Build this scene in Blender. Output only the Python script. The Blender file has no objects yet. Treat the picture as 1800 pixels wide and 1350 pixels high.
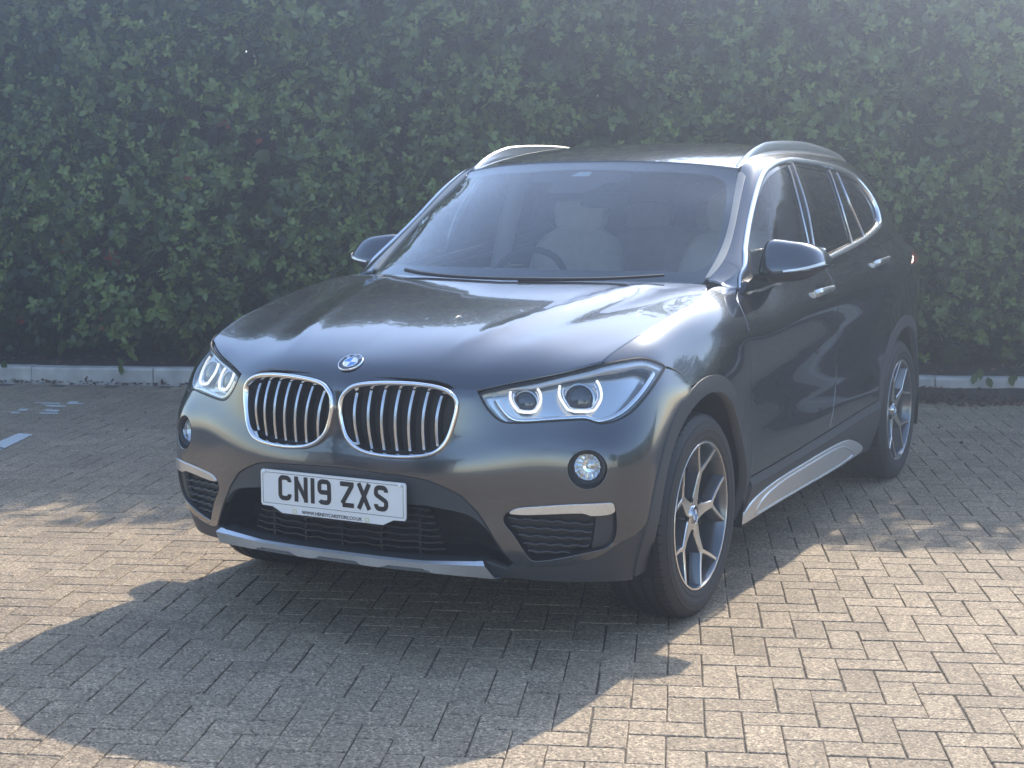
import bpy, bmesh, math, random, json
import numpy as np
from mathutils import Matrix, Vector, geometry
random.seed(7); RNG = np.random.default_rng(7)
scene = bpy.context.scene
COL = scene.collection

# ---------------------------------------------------------------- camera
cam_d = bpy.data.cameras.new("camera"); cam_o = bpy.data.objects.new("camera", cam_d); COL.objects.link(cam_o)
CAM = np.array([2.58407, -3.69905, 1.38649]); YAW, PITCH, ROLL, FPX = math.radians(27.8579), math.radians(7.3408), math.radians(-.1233), 2642.05
def _cam_axes():
    f = np.array([-math.sin(YAW)*math.cos(PITCH), math.cos(YAW)*math.cos(PITCH), -math.sin(PITCH)])
    r = np.array([math.cos(YAW), math.sin(YAW), 0.]); u = np.cross(r, f)
    return f, r*math.cos(ROLL)+u*math.sin(ROLL), u*math.cos(ROLL)-r*math.sin(ROLL)
_f, _r, _u = _cam_axes()
cam_o.matrix_world = Matrix(((_r[0], _u[0], -_f[0], CAM[0]), (_r[1], _u[1], -_f[1], CAM[1]), (_r[2], _u[2], -_f[2], CAM[2]), (0, 0, 0, 1)))
cam_d.sensor_width = 36; cam_d.lens = 36*FPX/1800; cam_d.clip_start = .05; cam_d.clip_end = 600
cam_d.dof.use_dof = True; cam_d.dof.focus_distance = 5.2; cam_d.dof.aperture_fstop = 14
scene.camera = cam_o

# ---------------------------------------------------------------- sky and sun
SUN = np.array([-.013, 1.0, .775]); SUN /= np.linalg.norm(SUN)
EL = math.asin(SUN[2]); AZ = math.atan2(SUN[0], SUN[1])
world = bpy.data.worlds.new("World"); scene.world = world; world.use_nodes = True
wn = world.node_tree; bg = wn.nodes["Background"]
sky = wn.nodes.new("ShaderNodeTexSky"); sky.sky_type = 'NISHITA'; sky.sun_disc = False
sky.sun_elevation = EL; sky.sun_rotation = AZ; sky.air_density = 1.0; sky.dust_density = .4; sky.ozone_density = 1.0
wn.links.new(sky.outputs[0], bg.inputs[0]); bg.inputs[1].default_value = .15
sun_d = bpy.data.lights.new("sun", 'SUN'); sun_d.energy = 3.0; sun_d.angle = math.radians(.53); sun_d.color = (1, .905, .76)
sun_o = bpy.data.objects.new("sun", sun_d); COL.objects.link(sun_o)
sun_o.rotation_euler = Vector(-SUN).to_track_quat('-Z', 'Y').to_euler(); sun_o.location = (0, 12, 9.3)
vs = scene.view_settings; vs.view_transform = 'Standard'; vs.look = 'None'; vs.exposure = 1.62; vs.gamma = 1; vs.use_curve_mapping = False
cy = scene.cycles; cy.use_denoising = True; cy.max_bounces = 8; cy.diffuse_bounces = 3; cy.glossy_bounces = 5; cy.transparent_max_bounces = 16
cy.volume_bounces = 0; cy.caustics_reflective = False; cy.caustics_refractive = False
try: cy.sample_clamp_indirect = 6
except Exception: pass

# ---------------------------------------------------------------- tools
def link(o, parent=None):
    COL.objects.link(o)
    if parent is not None:
        o.parent = parent
        if parent.get('_org'): o.location = -Vector(parent.location)
    return o
def empty(name, loc=(0,0,0)):
    o = bpy.data.objects.new(name, None); o.location = loc; o.empty_display_size = .2; o['_org'] = 1; COL.objects.link(o); return o
def tag(o, label=None, cat=None, group=None, kind=None):
    for k, v in (('label', label), ('category', cat), ('group', group), ('kind', kind)):
        if v: o[k] = v
    return o
def mesh(name, V, F, mat, normals=None, smooth=True, sharp=None):
    me = bpy.data.meshes.new(name); me.from_pydata(np.asarray(V, float).tolist(), [], [tuple(int(a) for a in f) for f in F]); me.validate()
    if smooth: me.shade_smooth()
    if normals is not None:
        me.normals_split_custom_set_from_vertices(np.asarray(normals, float).tolist())
    elif sharp is not None: me.set_sharp_from_angle(angle=math.radians(sharp))
    for m in (mat if isinstance(mat, (list, tuple)) else [mat]): me.materials.append(m)
    return me
def obj(name, me, parent=None): return link(bpy.data.objects.new(name, me), parent)
def big_mesh(name, V, F, mat, smooth=False):
    """fast path for large triangle/quad meshes (F an array of equal-length faces)"""
    V = np.asarray(V, np.float32); F = np.asarray(F, np.int32); k = F.shape[1]
    me = bpy.data.meshes.new(name); me.vertices.add(len(V)); me.vertices.foreach_set('co', V.ravel())
    me.loops.add(F.size); me.loops.foreach_set('vertex_index', F.ravel()); me.polygons.add(len(F))
    me.polygons.foreach_set('loop_start', np.arange(0, F.size, k, dtype=np.int32))
    me.polygons.foreach_set('use_smooth', np.full(len(F), smooth)); me.update(calc_edges=True)
    for m in (mat if isinstance(mat, (list, tuple)) else [mat]): me.materials.append(m)
    return me

class Acc:
    """collects vertices, normals and faces of several shapes for ONE mesh"""
    def __init__(s): s.V = []; s.N = []; s.F = []; s.hasn = True
    def add(s, V, F, N=None):
        b = len(s.V); s.V += [tuple(map(float, v)) for v in V]; s.F += [tuple(int(i)+b for i in f) for f in F]
        if N is None: s.hasn = False; s.N += [(0, 0, 1)]*len(V)
        else: s.N += [tuple(map(float, n)) for n in N]
        return s
    def mirror_all(s):
        """append the other half (x -> -x)"""
        n = len(s.V); V = [(-x, y, z) for x, y, z in s.V]; N = [(-x, y, z) for x, y, z in s.N]; F = [tuple(reversed(f)) for f in s.F]
        hn = s.hasn; s.add(V, F, N); s.hasn = hn; return s
    def mirrored(s):
        m = Acc(); m.V = [(-x, y, z) for x, y, z in s.V]; m.N = [(-x, y, z) for x, y, z in s.N]; m.F = [tuple(reversed(f)) for f in s.F]; m.hasn = s.hasn; return m
    def mesh(s, name, mat, sharp=35):
        return mesh(name, s.V, s.F, mat, s.N if s.hasn else None, True, None if s.hasn else sharp)

def area2(P):
    x, y = P[:, 0], P[:, 1]; return .5*np.sum(x*np.roll(y, -1)-np.roll(x, -1)*y)
def ccw(P):
    P = np.asarray(P, float); return P if area2(P) > 0 else P[::-1]
def inside(P, Q):
    """which points Q lie in polygon P"""
    x, y = Q[:, 0][:, None], Q[:, 1][:, None]; x1, y1 = P[:, 0], P[:, 1]; x2, y2 = np.roll(x1, -1), np.roll(y1, -1)
    c = ((y1 > y) != (y2 > y)) & (x < (x2-x1)*(y-y1)/np.where(y2 == y1, 1e-12, y2-y1)+x1)
    return c.sum(1) % 2 == 1
def seg_dist(P, Q, closed=True):
    A = P; B = np.roll(P, -1, 0) if closed else P[1:]; A = P if closed else P[:-1]
    d = B-A; L = np.maximum((d**2).sum(1), 1e-12); out = np.full(len(Q), 1e9)
    for a, dd, l in zip(A, d, L):
        t = np.clip(((Q-a)@dd)/l, 0, 1); out = np.minimum(out, np.hypot(*(Q-a-t[:, None]*dd).T))
    return out
def resample(P, step, closed=True):
    P = np.asarray(P, float); Q = np.vstack([P, P[:1]]) if closed else P; out = []
    for a, b in zip(Q[:-1], Q[1:]):
        n = max(1, int(math.ceil(np.linalg.norm(b-a)/step))); out += [a+(b-a)*k/n for k in range(n)]
    if not closed: out.append(Q[-1])
    return np.array(out)
def smooth_loop(P, step, closed=True, it=2):
    """rounds a hand-measured outline: Chaikin corner cutting, then even spacing"""
    P = np.asarray(P, float)
    for _ in range(it):
        if closed: Q = np.roll(P, -1, 0); P = np.stack([.75*P+.25*Q, .25*P+.75*Q], 1).reshape(-1, P.shape[1])
        else:
            Q = P[1:]; R = P[:-1]; P = np.vstack([P[:1], np.stack([.75*R+.25*Q, .25*R+.75*Q], 1).reshape(-1, P.shape[1])[1:-1], P[-1:]])
    Q = np.vstack([P, P[:1]]) if closed else P
    L = np.concatenate([[0], np.cumsum(np.linalg.norm(np.diff(Q, axis=0), axis=1))]); n = max(4, int(round(L[-1]/step)))
    t = np.linspace(0, L[-1], n+1); R = np.stack([np.interp(t, L, Q[:, k]) for k in range(Q.shape[1])], 1)
    return R[:-1] if closed else R
def inset(P, d):
    """moves a CCW outline inwards by d"""
    P = np.asarray(P, float)
    if area2(P) < 0: return inset(P[::-1], d)[::-1]
    e = np.roll(P, -1, 0)-P; L = np.maximum(np.linalg.norm(e, axis=1, keepdims=True), 1e-9); n = np.stack([-e[:, 1], e[:, 0]], 1)/L
    m = n+np.roll(n, 1, 0); m /= np.maximum(np.linalg.norm(m, axis=1, keepdims=True), 1e-9)
    c = np.maximum((m*n).sum(1, keepdims=True), .45); return P+m*d/c
def fill(P, holes=(), res=.03):
    """triangulates an outline (with holes): returns uv points and triangles"""
    P = ccw(P); loops = [P]+[np.asarray(h) for h in holes]
    lo, hi = P.min(0), P.max(0)
    gx = np.arange(lo[0]+res*.5, hi[0], res); gy = np.arange(lo[1]+res*.5, hi[1], res*.9)
    G = np.array([(x+(res*.5 if j % 2 else 0), y) for j, y in enumerate(gy) for x in gx]) if len(gx) and len(gy) else np.zeros((0, 2))
    if len(G):
        k = inside(P, G) & (seg_dist(P, G) > res*.45); G = G[k]
        for h in loops[1:]:
            if len(G): G = G[~inside(h, G) & (seg_dist(h, G) > res*.45)]
    pts = []; edges = []
    for l in loops:
        b = len(pts); n = len(l); pts += [Vector(p) for p in l]; edges += [(b+i, b+(i+1) % n) for i in range(n)]
    pts += [Vector(p) for p in G]
    v, e, f, *_ = geometry.delaunay_2d_cdt(pts, edges, [], 0, 1e-7)
    v = np.array([(p.x, p.y) for p in v]); f = np.array([t for t in f if len(t) == 3])
    c = v[f].mean(1); k = inside(P, c)
    for h in loops[1:]: k &= ~inside(h, c)
    return v, f[k]
def _outdir(S, loop, off):
    """3-D position, normal and in-surface outward direction along a CCW loop"""
    n = len(loop); e = np.roll(loop, -1, 0)-np.roll(loop, 1, 0); e /= np.maximum(np.linalg.norm(e, axis=1, keepdims=True), 1e-9)
    o = np.stack([e[:, 1], -e[:, 0]], 1); P = S.P(loop, off); N = S.Nn(loop)
    tan = np.roll(P, -1, 0)-np.roll(P, 1, 0); tan /= np.maximum(np.linalg.norm(tan, axis=1, keepdims=True), 1e-9)
    T = np.cross(tan, N); T /= np.maximum(np.linalg.norm(T, axis=1, keepdims=True), 1e-9)
    Q = S.P(np.clip(loop-o*.004, 0, [S.U[-1], S.V[-1]]), off); s = np.sign(((P-Q)*T).sum()) or 1
    return P, N, T*s
def rim(acc, S, loop, off, depth, out=.0012, rnd=.0022, hole=False, ca=None):
    """rounded, returned edge along a loop"""
    loop = ccw(loop); P, N, T = _outdir(S, loop, off)
    if hole: T = -T
    n = len(P)
    # hole loops: material lies outside the loop, so its free edge faces inwards
    V = np.vstack([P, P-N*rnd+T*out, P-N*depth+T*out*.6]); NN = np.vstack([N, (N+T)*.7071, T])
    F = []
    A0, B0 = P[0], P[1]
    for r in range(2):
        for i in range(n):
            j = (i+1) % n; a, b, c, d = r*n+i, r*n+j, (r+1)*n+j, (r+1)*n+i
            if ca is not None and loop[i, ca] < 1e-4 and loop[j, ca] < 1e-4: continue
            nf = np.cross(V[b]-V[a], V[d]-V[a]); F.append((a, b, c, d) if nf@(NN[a]+NN[d]) > 0 else (d, c, b, a))
    acc.add(V, F, NN)
def panel(S, P, holes=(), off=0., depth=.012, res=.03, gap=.0028, acc=None, hgap=None, rims=True, ca=None):
    """a thin sheet cut out of surface S along outline P (uv) with holes; edges rounded and returned"""
    acc = acc or Acc(); P = ccw(P); cen = (P[:, ca] < 1e-3) if ca is not None else None
    if gap: P = inset(P, gap)
    if ca is not None: P[cen, ca] = 0
    P = resample(P, res*.6); H = []
    for h in holes:
        h = ccw(h); h = inset(h, -(gap if hgap is None else hgap)); H.append(resample(h, res*.6))
    P = np.clip(P, 0, [S.U[-1], S.V[-1]])
    v, f = fill(P, H, res); X = S.P(v, off); N = S.Nn(v)
    t = X[f]; nf = np.cross(t[:, 1]-t[:, 0], t[:, 2]-t[:, 0]); flip = (nf*N[f[:, 0]]).sum(1) < 0
    f = f.copy(); f[flip] = f[flip][:, ::-1]; 
    if ca is not None: N[np.abs(X[:, 0]) < 1e-4, 0] = 0; N /= np.linalg.norm(N, axis=1, keepdims=True)
    acc.add(X, f, N)
    if rims:
        rim(acc, S, P, off, depth, ca=ca)
        for h in H: rim(acc, S, h, off, depth, hole=True)
    return acc
def strip(S, line, prof, closed=True, acc=None, off=0.):
    """sweeps a profile [(outwards, up), ...] along an outline or line on S"""
    acc = acc or Acc(); L = ccw(line) if closed else np.asarray(line, float); L = np.clip(L, 0, [S.U[-1], S.V[-1]])
    if closed: P, N, T = _outdir(S, L, off)
    else:
        P = S.P(L, off); N = S.Nn(L); tan = np.gradient(P, axis=0); tan /= np.maximum(np.linalg.norm(tan, axis=1, keepdims=True), 1e-9)
        T = np.cross(tan, N)
    n = len(P); m = len(prof); V = np.vstack([P+T*a+N*b for a, b in prof]); F = []
    for r in range(m-1):
        for i in range(n if closed else n-1):
            j = (i+1) % n; F.append((r*n+i, r*n+j, (r+1)*n+j, (r+1)*n+i))
    # consistent outward winding: test with the middle profile segment
    k = len(F)//2; a, b, c, d = F[k]; nf = np.cross(V[b]-V[a], V[d]-V[a]); cen = np.mean([p for p in prof], axis=0); i = k % (n if closed else n-1)
    ref = V[[a, b, c, d]].mean(0)-(P[i]+T[i]*cen[0]+N[i]*cen[1])
    if nf@ref < 0: F = [tuple(reversed(q)) for q in F]
    return acc.add(V, F)
def tube(path, r, n=8, closed=False, acc=None, cap=True, squash=None):
    """round bar along a 3-D path; r a number or one per point"""
    acc = acc or Acc(); P = np.asarray(path, float); m = len(P); R = np.full(m, r) if np.isscalar(r) else np.asarray(r, float)
    tan = (np.roll(P, -1, 0)-np.roll(P, 1, 0)) if closed else np.gradient(P, axis=0); tan /= np.maximum(np.linalg.norm(tan, axis=1, keepdims=True), 1e-9)
    up = np.array([0, 0, 1.]) if abs(tan[0][2]) < .9 else np.array([0, 1., 0]); V = []
    for i in range(m):
        s = np.cross(tan[i], up); s /= np.linalg.norm(s); w = np.cross(s, tan[i]); up = w
        for k in range(n):
            a = 2*math.pi*k/n; V.append(P[i]+R[i]*(math.cos(a)*s*(squash[0] if squash else 1)+math.sin(a)*w*(squash[1] if squash else 1)))
    F = []
    for i in range(m if closed else m-1):
        j = (i+1) % m
        for k in range(n): F.append((i*n+k, i*n+(k+1) % n, j*n+(k+1) % n, j*n+k))
    if cap and not closed: F += [tuple(range(n)), tuple(reversed([(m-1)*n+k for k in range(n)]))]
    F = [tuple(reversed(f)) for f in F]
    return acc.add(V, F)
def lathe(prof, n=48, axis='x', acc=None, center=(0, 0, 0)):
    """profile [(along axis, radius), ...] turned round the axis"""
    acc = acc or Acc(); V = []; m = len(prof)
    for a, r in prof:
        for k in range(n):
            t = 2*math.pi*k/n; V.append((a+center[0], center[1]+r*math.cos(t), center[2]+r*math.sin(t)) if axis == 'x' else (center[0]+r*math.cos(t), center[1]+r*math.sin(t), center[2]+a))
    F = [(i*n+k, i*n+(k+1) % n, (i+1)*n+(k+1) % n, (i+1)*n+k) for i in range(m-1) for k in range(n)]
    return acc.add(V, F)
def box(lo, hi, acc=None, M=None):
    acc = acc or Acc(); V = [(x, y, z) for z in (lo[2], hi[2]) for y in (lo[1], hi[1]) for x in (lo[0], hi[0])]
    if M is not None: V = [tuple(M@Vector(v)) for v in V]
    return acc.add(V, [(0, 2, 3, 1), (4, 5, 7, 6), (0, 1, 5, 4), (2, 6, 7, 3), (0, 4, 6, 2), (1, 3, 7, 5)])
def prism(P, z0, z1, acc=None, to3=None):
    """flat outline extruded; to3 maps (x, y, h) to 3-D"""
    acc = acc or Acc(); P = ccw(P); n = len(P); to3 = to3 or (lambda x, y, h: (x, y, h))
    V = [to3(x, y, z0) for x, y in P]+[to3(x, y, z1) for x, y in P]
    F = [tuple(range(n))[::-1], tuple(range(n, 2*n))]+[(i, (i+1) % n, n+(i+1) % n, n+i) for i in range(n)]
    return acc.add(V, F)
def stroke(pts, w, closed=False):
    """outline of a thick polyline (2-D) with mitred joins"""
    P = np.asarray(pts, float); d = np.gradient(P, axis=0) if not closed else np.roll(P, -1, 0)-np.roll(P, 1, 0)
    e = np.diff(P, axis=0); e /= np.linalg.norm(e, axis=1, keepdims=True); nn = np.stack([-e[:, 1], e[:, 0]], 1)
    m = np.vstack([nn[:1], nn[:-1]+nn[1:], nn[-1:]]); m /= np.linalg.norm(m, axis=1, keepdims=True)
    c = np.concatenate([[1], np.maximum((m[1:-1]*nn[1:]).sum(1), .35), [1]]) if len(P) > 2 else np.ones(2)
    m = m*(w/2/c)[:, None]; return P+m, P-m

# ---------------------------------------------------------------- materials
def mat(name, base=(.5,.5,.5), rough=.5, metal=0., spec=.5, coat=0., coat_rough=.03, emit=None, estr=0., alpha=None):
    m = bpy.data.materials.new(name); m.use_nodes = True; b = m.node_tree.nodes["Principled BSDF"]
    b.inputs['Base Color'].default_value = (*base, 1); b.inputs['Roughness'].default_value = rough; b.inputs['Metallic'].default_value = metal
    b.inputs['Specular IOR Level'].default_value = spec; b.inputs['Coat Weight'].default_value = coat; b.inputs['Coat Roughness'].default_value = coat_rough
    if emit: b.inputs['Emission Color'].default_value = (*emit, 1); b.inputs['Emission Strength'].default_value = estr
    return m
def nodes(m): t = m.node_tree; return t, t.nodes, t.links, t.nodes["Principled BSDF"]
def add_noise(m, scale, amount=.2, rough_amount=.0, bump=0., detail=4, coords='Object', bump_dist=.001):
    """break the base colour (and roughness) up with noise; optional fine relief"""
    t, N, L, b = nodes(m); tc = N.new('ShaderNodeTexCoord'); no = N.new('ShaderNodeTexNoise'); no.inputs['Scale'].default_value = scale; no.inputs['Detail'].default_value = detail
    L.new(tc.outputs[coords], no.inputs['Vector']); c = b.inputs['Base Color'].default_value[:]
    mp = N.new('ShaderNodeMapRange'); mp.inputs['From Min'].default_value = .3; mp.inputs['From Max'].default_value = .7; mp.inputs['To Min'].default_value = 1-amount; mp.inputs['To Max'].default_value = 1+amount
    L.new(no.outputs['Fac'], mp.inputs['Value']); mx = N.new('ShaderNodeMix'); mx.data_type = 'RGBA'; mx.blend_type = 'MULTIPLY'; mx.inputs['Factor'].default_value = 1
    mx.inputs['A'].default_value = c; L.new(mp.outputs[0], mx.inputs['B']); L.new(mx.outputs['Result'], b.inputs['Base Color'])
    if rough_amount:
        r = b.inputs['Roughness'].default_value; m2 = N.new('ShaderNodeMapRange'); m2.inputs['To Min'].default_value = max(0, r-rough_amount); m2.inputs['To Max'].default_value = r+rough_amount
        L.new(no.outputs['Fac'], m2.inputs['Value']); L.new(m2.outputs[0], b.inputs['Roughness'])
    if bump:
        bp = N.new('ShaderNodeBump'); bp.inputs['Strength'].default_value = bump; bp.inputs['Distance'].default_value = bump_dist; L.new(no.outputs['Fac'], bp.inputs['Height']); L.new(bp.outputs[0], b.inputs['Normal'])
    return m
def glass(name, tint, ior=1.45, boost=1.0, rough=.0, dust=.0):
    """thin pane: clear tinted transmission under a Fresnel reflection, a little dust"""
    m = bpy.data.materials.new(name); m.use_nodes = True; t = m.node_tree; N, L = t.nodes, t.links; N.clear()
    out = N.new('ShaderNodeOutputMaterial'); tr = N.new('ShaderNodeBsdfTransparent'); tr.inputs[0].default_value = (*tint, 1); gl = N.new('ShaderNodeBsdfGlossy'); gl.inputs['Roughness'].default_value = rough
    # Schlick reflectance, the same from both sides of the pane
    def M(op, a, b=None, clamp=False):
        n = N.new('ShaderNodeMath'); n.operation = op; n.use_clamp = clamp
        for k, v in enumerate((a, b)):
            if v is None: continue
            if isinstance(v, (int, float)): n.inputs[k].default_value = v
            else: L.new(v, n.inputs[k])
        return n.outputs[0]
    geo = N.new('ShaderNodeNewGeometry'); dt = N.new('ShaderNodeVectorMath'); dt.operation = 'DOT_PRODUCT'; L.new(geo.outputs['Incoming'], dt.inputs[0]); L.new(geo.outputs['Normal'], dt.inputs[1])
    f0 = ((ior-1)/(ior+1))**2; c1 = M('SUBTRACT', 1., M('ABSOLUTE', dt.outputs['Value'])); refl = M('ADD', M('MULTIPLY', M('POWER', c1, 5.), 1-f0), f0)
    mx = N.new('ShaderNodeMixShader'); fac = M('MULTIPLY', refl, boost, True)
    L.new(fac, mx.inputs[0]); L.new(tr.outputs[0], mx.inputs[1]); L.new(gl.outputs[0], mx.inputs[2])
    if dust:
        df = N.new('ShaderNodeBsdfDiffuse'); df.inputs[0].default_value = (.6, .62, .65, 1); m2 = N.new('ShaderNodeMixShader'); tc = N.new('ShaderNodeTexCoord'); no = N.new('ShaderNodeTexNoise'); no.inputs['Scale'].default_value = 9
        mp = N.new('ShaderNodeMapRange'); mp.inputs['To Min'].default_value = dust*.5; mp.inputs['To Max'].default_value = dust*1.5; L.new(tc.outputs['Object'], no.inputs['Vector']); L.new(no.outputs['Fac'], mp.inputs['Value'])
        L.new(mp.outputs[0], m2.inputs[0]); L.new(mx.outputs[0], m2.inputs[1]); L.new(df.outputs[0], m2.inputs[2]); L.new(m2.outputs[0], out.inputs[0])
    else: L.new(mx.outputs[0], out.inputs[0])
    return m

# ================================================================ the place
KA = math.radians(21.3); KE = np.array([math.cos(KA), math.sin(KA)]); KN = np.array([-math.sin(KA), math.cos(KA)]); K0 = np.array([-4.704, 4.595])
def kp(s, n, z=0.):
    """point s metres along the kerb line, n metres behind its face"""
    p = K0+KE*s+KN*n; return np.array([p[0], p[1], z])
def to_px(X):
    d = np.asarray(X, float)-CAM; zz = d@_f; return np.stack([900+FPX*(d@_r)/zz, 675-FPX*(d@_u)/zz], -1), zz

# --- materials
def stone_material(name, c1, c2, tone_attr=True, joint=False):
    """exposed-aggregate concrete: coarse and fine grains in world space, stains"""
    m = bpy.data.materials.new(name); m.use_nodes = True; t, N, L, b = nodes(m)
    geo = N.new('ShaderNodeNewGeometry')
    def noise(scale, detail=2, rough=.6):
        n = N.new('ShaderNodeTexNoise'); n.inputs['Scale'].default_value = scale; n.inputs['Detail'].default_value = detail; n.inputs['Roughness'].default_value = rough; L.new(geo.outputs['Position'], n.inputs['Vector']); return n
    vo = N.new('ShaderNodeTexVoronoi'); vo.inputs['Scale'].default_value = 170; L.new(geo.outputs['Position'], vo.inputs['Vector'])
    g1 = noise(420, 2); g2 = noise(90, 3); st = noise(1.3, 4); st2 = noise(6, 4)
    sp = N.new('ShaderNodeSeparateColor'); L.new(vo.outputs['Color'], sp.inputs[0])
    r = N.new('ShaderNodeValToRGB'); e = r.color_ramp.elements; e[0].position = 0; e[0].color = (*[x*.42 for x in c1], 1); e[1].position = 1; e[1].color = (*[min(.85, x*1.75) for x in c2], 1)
    a = r.color_ramp.elements.new(.22); a.color = (*c1, 1); a = r.color_ramp.elements.new(.74); a.color = (*c2, 1); a = r.color_ramp.elements.new(.90); a.color = (*[min(.8, x*1.35) for x in c2], 1)
    L.new(sp.outputs[0], r.inputs[0])
    def mul(fac_node, lo, hi, prev, a0=.3, a1=.7):
        mp = N.new('ShaderNodeMapRange'); mp.inputs['From Min'].default_value = a0; mp.inputs['From Max'].default_value = a1; mp.inputs['To Min'].default_value = lo; mp.inputs['To Max'].default_value = hi; L.new(fac_node, mp.inputs['Value'])
        mx = N.new('ShaderNodeMix'); mx.data_type = 'RGBA'; mx.blend_type = 'MULTIPLY'; mx.inputs['Factor'].default_value = 1; L.new(prev, mx.inputs['A']); L.new(mp.outputs[0], mx.inputs['B']); return mx.outputs['Result']
    c = mul(g2.outputs['Fac'], .86, 1.14, r.outputs[0]); c = mul(st.outputs['Fac'], .84, 1.14, c); c = mul(st2.outputs['Fac'], .90, 1.08, c)
    if tone_attr:
        at = N.new('ShaderNodeAttribute'); at.attribute_name = 'tone'; c = mul(at.outputs['Fac'], .88, 1.10, c, 0, 1)
    L.new(c, b.inputs['Base Color']); b.inputs['Roughness'].default_value = .78; b.inputs['Specular IOR Level'].default_value = .35
    bp = N.new('ShaderNodeBump'); bp.inputs['Strength'].default_value = .55; bp.inputs['Distance'].default_value = .0016; mxh = N.new('ShaderNodeMath'); mxh.operation = 'ADD'; L.new(sp.outputs[1], mxh.inputs[0]); L.new(g1.outputs['Fac'], mxh.inputs[1]); L.new(mxh.outputs[0], bp.inputs['Height']); L.new(bp.outputs[0], b.inputs['Normal'])
    return m
M_paver = stone_material("paver_concrete", (.252, .190, .126), (.368, .282, .188))
M_joint = stone_material("joint_sand", (.080, .066, .052), (.12, .10, .082), False)
M_far = stone_material("far_paving", (.21, .185, .15), (.31, .275, .225), False)
M_kerb = add_noise(mat("kerb_concrete", (.50, .47, .42), .85), 7, .24, bump=.35, bump_dist=.003, detail=8)
M_soil = add_noise(mat("soil", (.035, .026, .020), .95), 14, .45, bump=.6, bump_dist=.02)
M_mark = add_noise(mat("worn_white_paint", (.66, .66, .63), .6), 160, .2, bump=.3)

# --- ground to the horizon and the paved area
def sheet(name, P, z, m, kind='structure'):
    o = obj(name, mesh(name, [(x, y, z) for x, y in P], [tuple(range(len(P)))], m, smooth=False)); o['kind'] = kind; return o
sheet("ground", [(-16, -15.5), (16, -15.5), (16, 17), (-16, 17)], -.022, M_far)
pave = obj("paving", mesh("paving", [tuple(kp(s, n, -.0055)) for s, n in ((-7.2, -13), (11.5, -13), (11.5, .02), (-7.2, .02))], [(0, 1, 2, 3)], M_joint, smooth=False)); pave['kind'] = 'structure'
# 90-degree herringbone of 200 x 100 blocks, turned to the kerb
CELL = .0988; BA = math.radians(21.6); BE = np.array([math.cos(BA), math.sin(BA)]); BN = np.array([-math.sin(BA), math.cos(BA)]); B0 = np.array([1.353, 1.522])  # a measured block corner
blocks = []
for j in range(-75, 75):
    for i in range(-90, 75):
        k = (i+j) % 4
        if k == 0: blocks.append((i, j, 2, 1))
        elif k == 2: blocks.append((i, j, 1, 2))
blocks = np.array(blocks); cc = B0+((blocks[:, :1]+blocks[:, 2:3]/2)*BE+(blocks[:, 1:2]-1+blocks[:, 3:4]/2)*BN)*CELL
rel = cc-K0; s_, n_ = rel@KE, rel@KN
k = (n_ < -.06) & (n_ > -12.5) & (s_ > -6.5) & (s_ < 11.5); blocks, cc = blocks[k], cc[k]
px, zz = to_px(np.column_stack([cc, np.zeros(len(cc))])); size = np.where(zz > .3, CELL*2*FPX/np.maximum(zz, .3), 0)*(1024/1800)
vis = (zz > .3) & (px[:, 0] > -20) & (px[:, 0] < 1820) & (px[:, 1] > 0) & (px[:, 1] < 1370)
# not those under the car, which the picture does not show
under = (np.abs(cc[:, 0]) < .75) & (cc[:, 1] > .25) & (cc[:, 1] < 4.2)
order = np.argsort(-np.where(vis & ~under, size, 0)); single = set(order[:300].tolist())
def block_geo(w, h):
    """bevelled block top and sides centred on the origin"""
    e = .0036; b = .0030; x, y = w/2-e/2, h/2-e/2
    V = [(sx*(x-b), sy*(y-b), 0) for sx, sy in ((-1, -1), (1, -1), (1, 1), (-1, 1))]+[(sx*x, sy*y, -.0025) for sx, sy in ((-1, -1), (1, -1), (1, 1), (-1, 1))]+[(sx*x, sy*y, -.02) for sx, sy in ((-1, -1), (1, -1), (1, 1), (-1, 1))]
    F = [(0, 1, 2, 3)]+[(4+i, 4+(i+1) % 4, (i+1) % 4, i) for i in range(4)]+[(8+i, 8+(i+1) % 4, 4+(i+1) % 4, 4+i) for i in range(4)]
    return np.array(V), np.array(F)
GV, GF = block_geo(2*CELL, CELL)
tone = RNG.random(len(blocks))**.9; rz = RNG.normal(0, .00035, len(blocks)); tx = RNG.normal(0, .0022, len(blocks)); ty = RNG.normal(0, .0036, len(blocks)); yaw = BA+np.where(blocks[:, 2] == 1, math.pi/2, 0)+RNG.normal(0, .004, len(blocks))
jit = RNG.normal(0, .0011, (len(blocks), 2))
variants = []
for q in range(14):
    me = mesh("paving_block", GV, GF, M_paver, smooth=False); a = me.attributes.new('tone', 'FLOAT', 'POINT'); a.data.foreach_set('value', np.full(len(GV), (q+.5)/14, np.float32)); variants.append(me)
rest = []
for q in range(len(blocks)):
    if q in single:
        o = bpy.data.objects.new("paving_block", variants[int(tone[q]*13.99)]); o.location = (cc[q, 0]+jit[q, 0], cc[q, 1]+jit[q, 1], rz[q]); o.rotation_euler = (ty[q], tx[q], yaw[q]); COL.objects.link(o); o.parent = pave
    else: rest.append(q)
rest = np.array(rest); ca, sa = np.cos(yaw[rest])[:, None], np.sin(yaw[rest])[:, None]; X = GV[None, :, 0]; Y = GV[None, :, 1]
Z = GV[None, :, 2]+rz[rest][:, None]+Y*ty[rest][:, None]-X*tx[rest][:, None]
BV = np.stack([cc[rest, :1]+jit[rest, :1]+X*ca-Y*sa, cc[rest, 1:]+jit[rest, 1:]+X*sa+Y*ca, Z], -1).reshape(-1, 3); BF = (GF[None]+(np.arange(len(rest))*len(GV))[:, None, None]).reshape(-1, 4)
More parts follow.
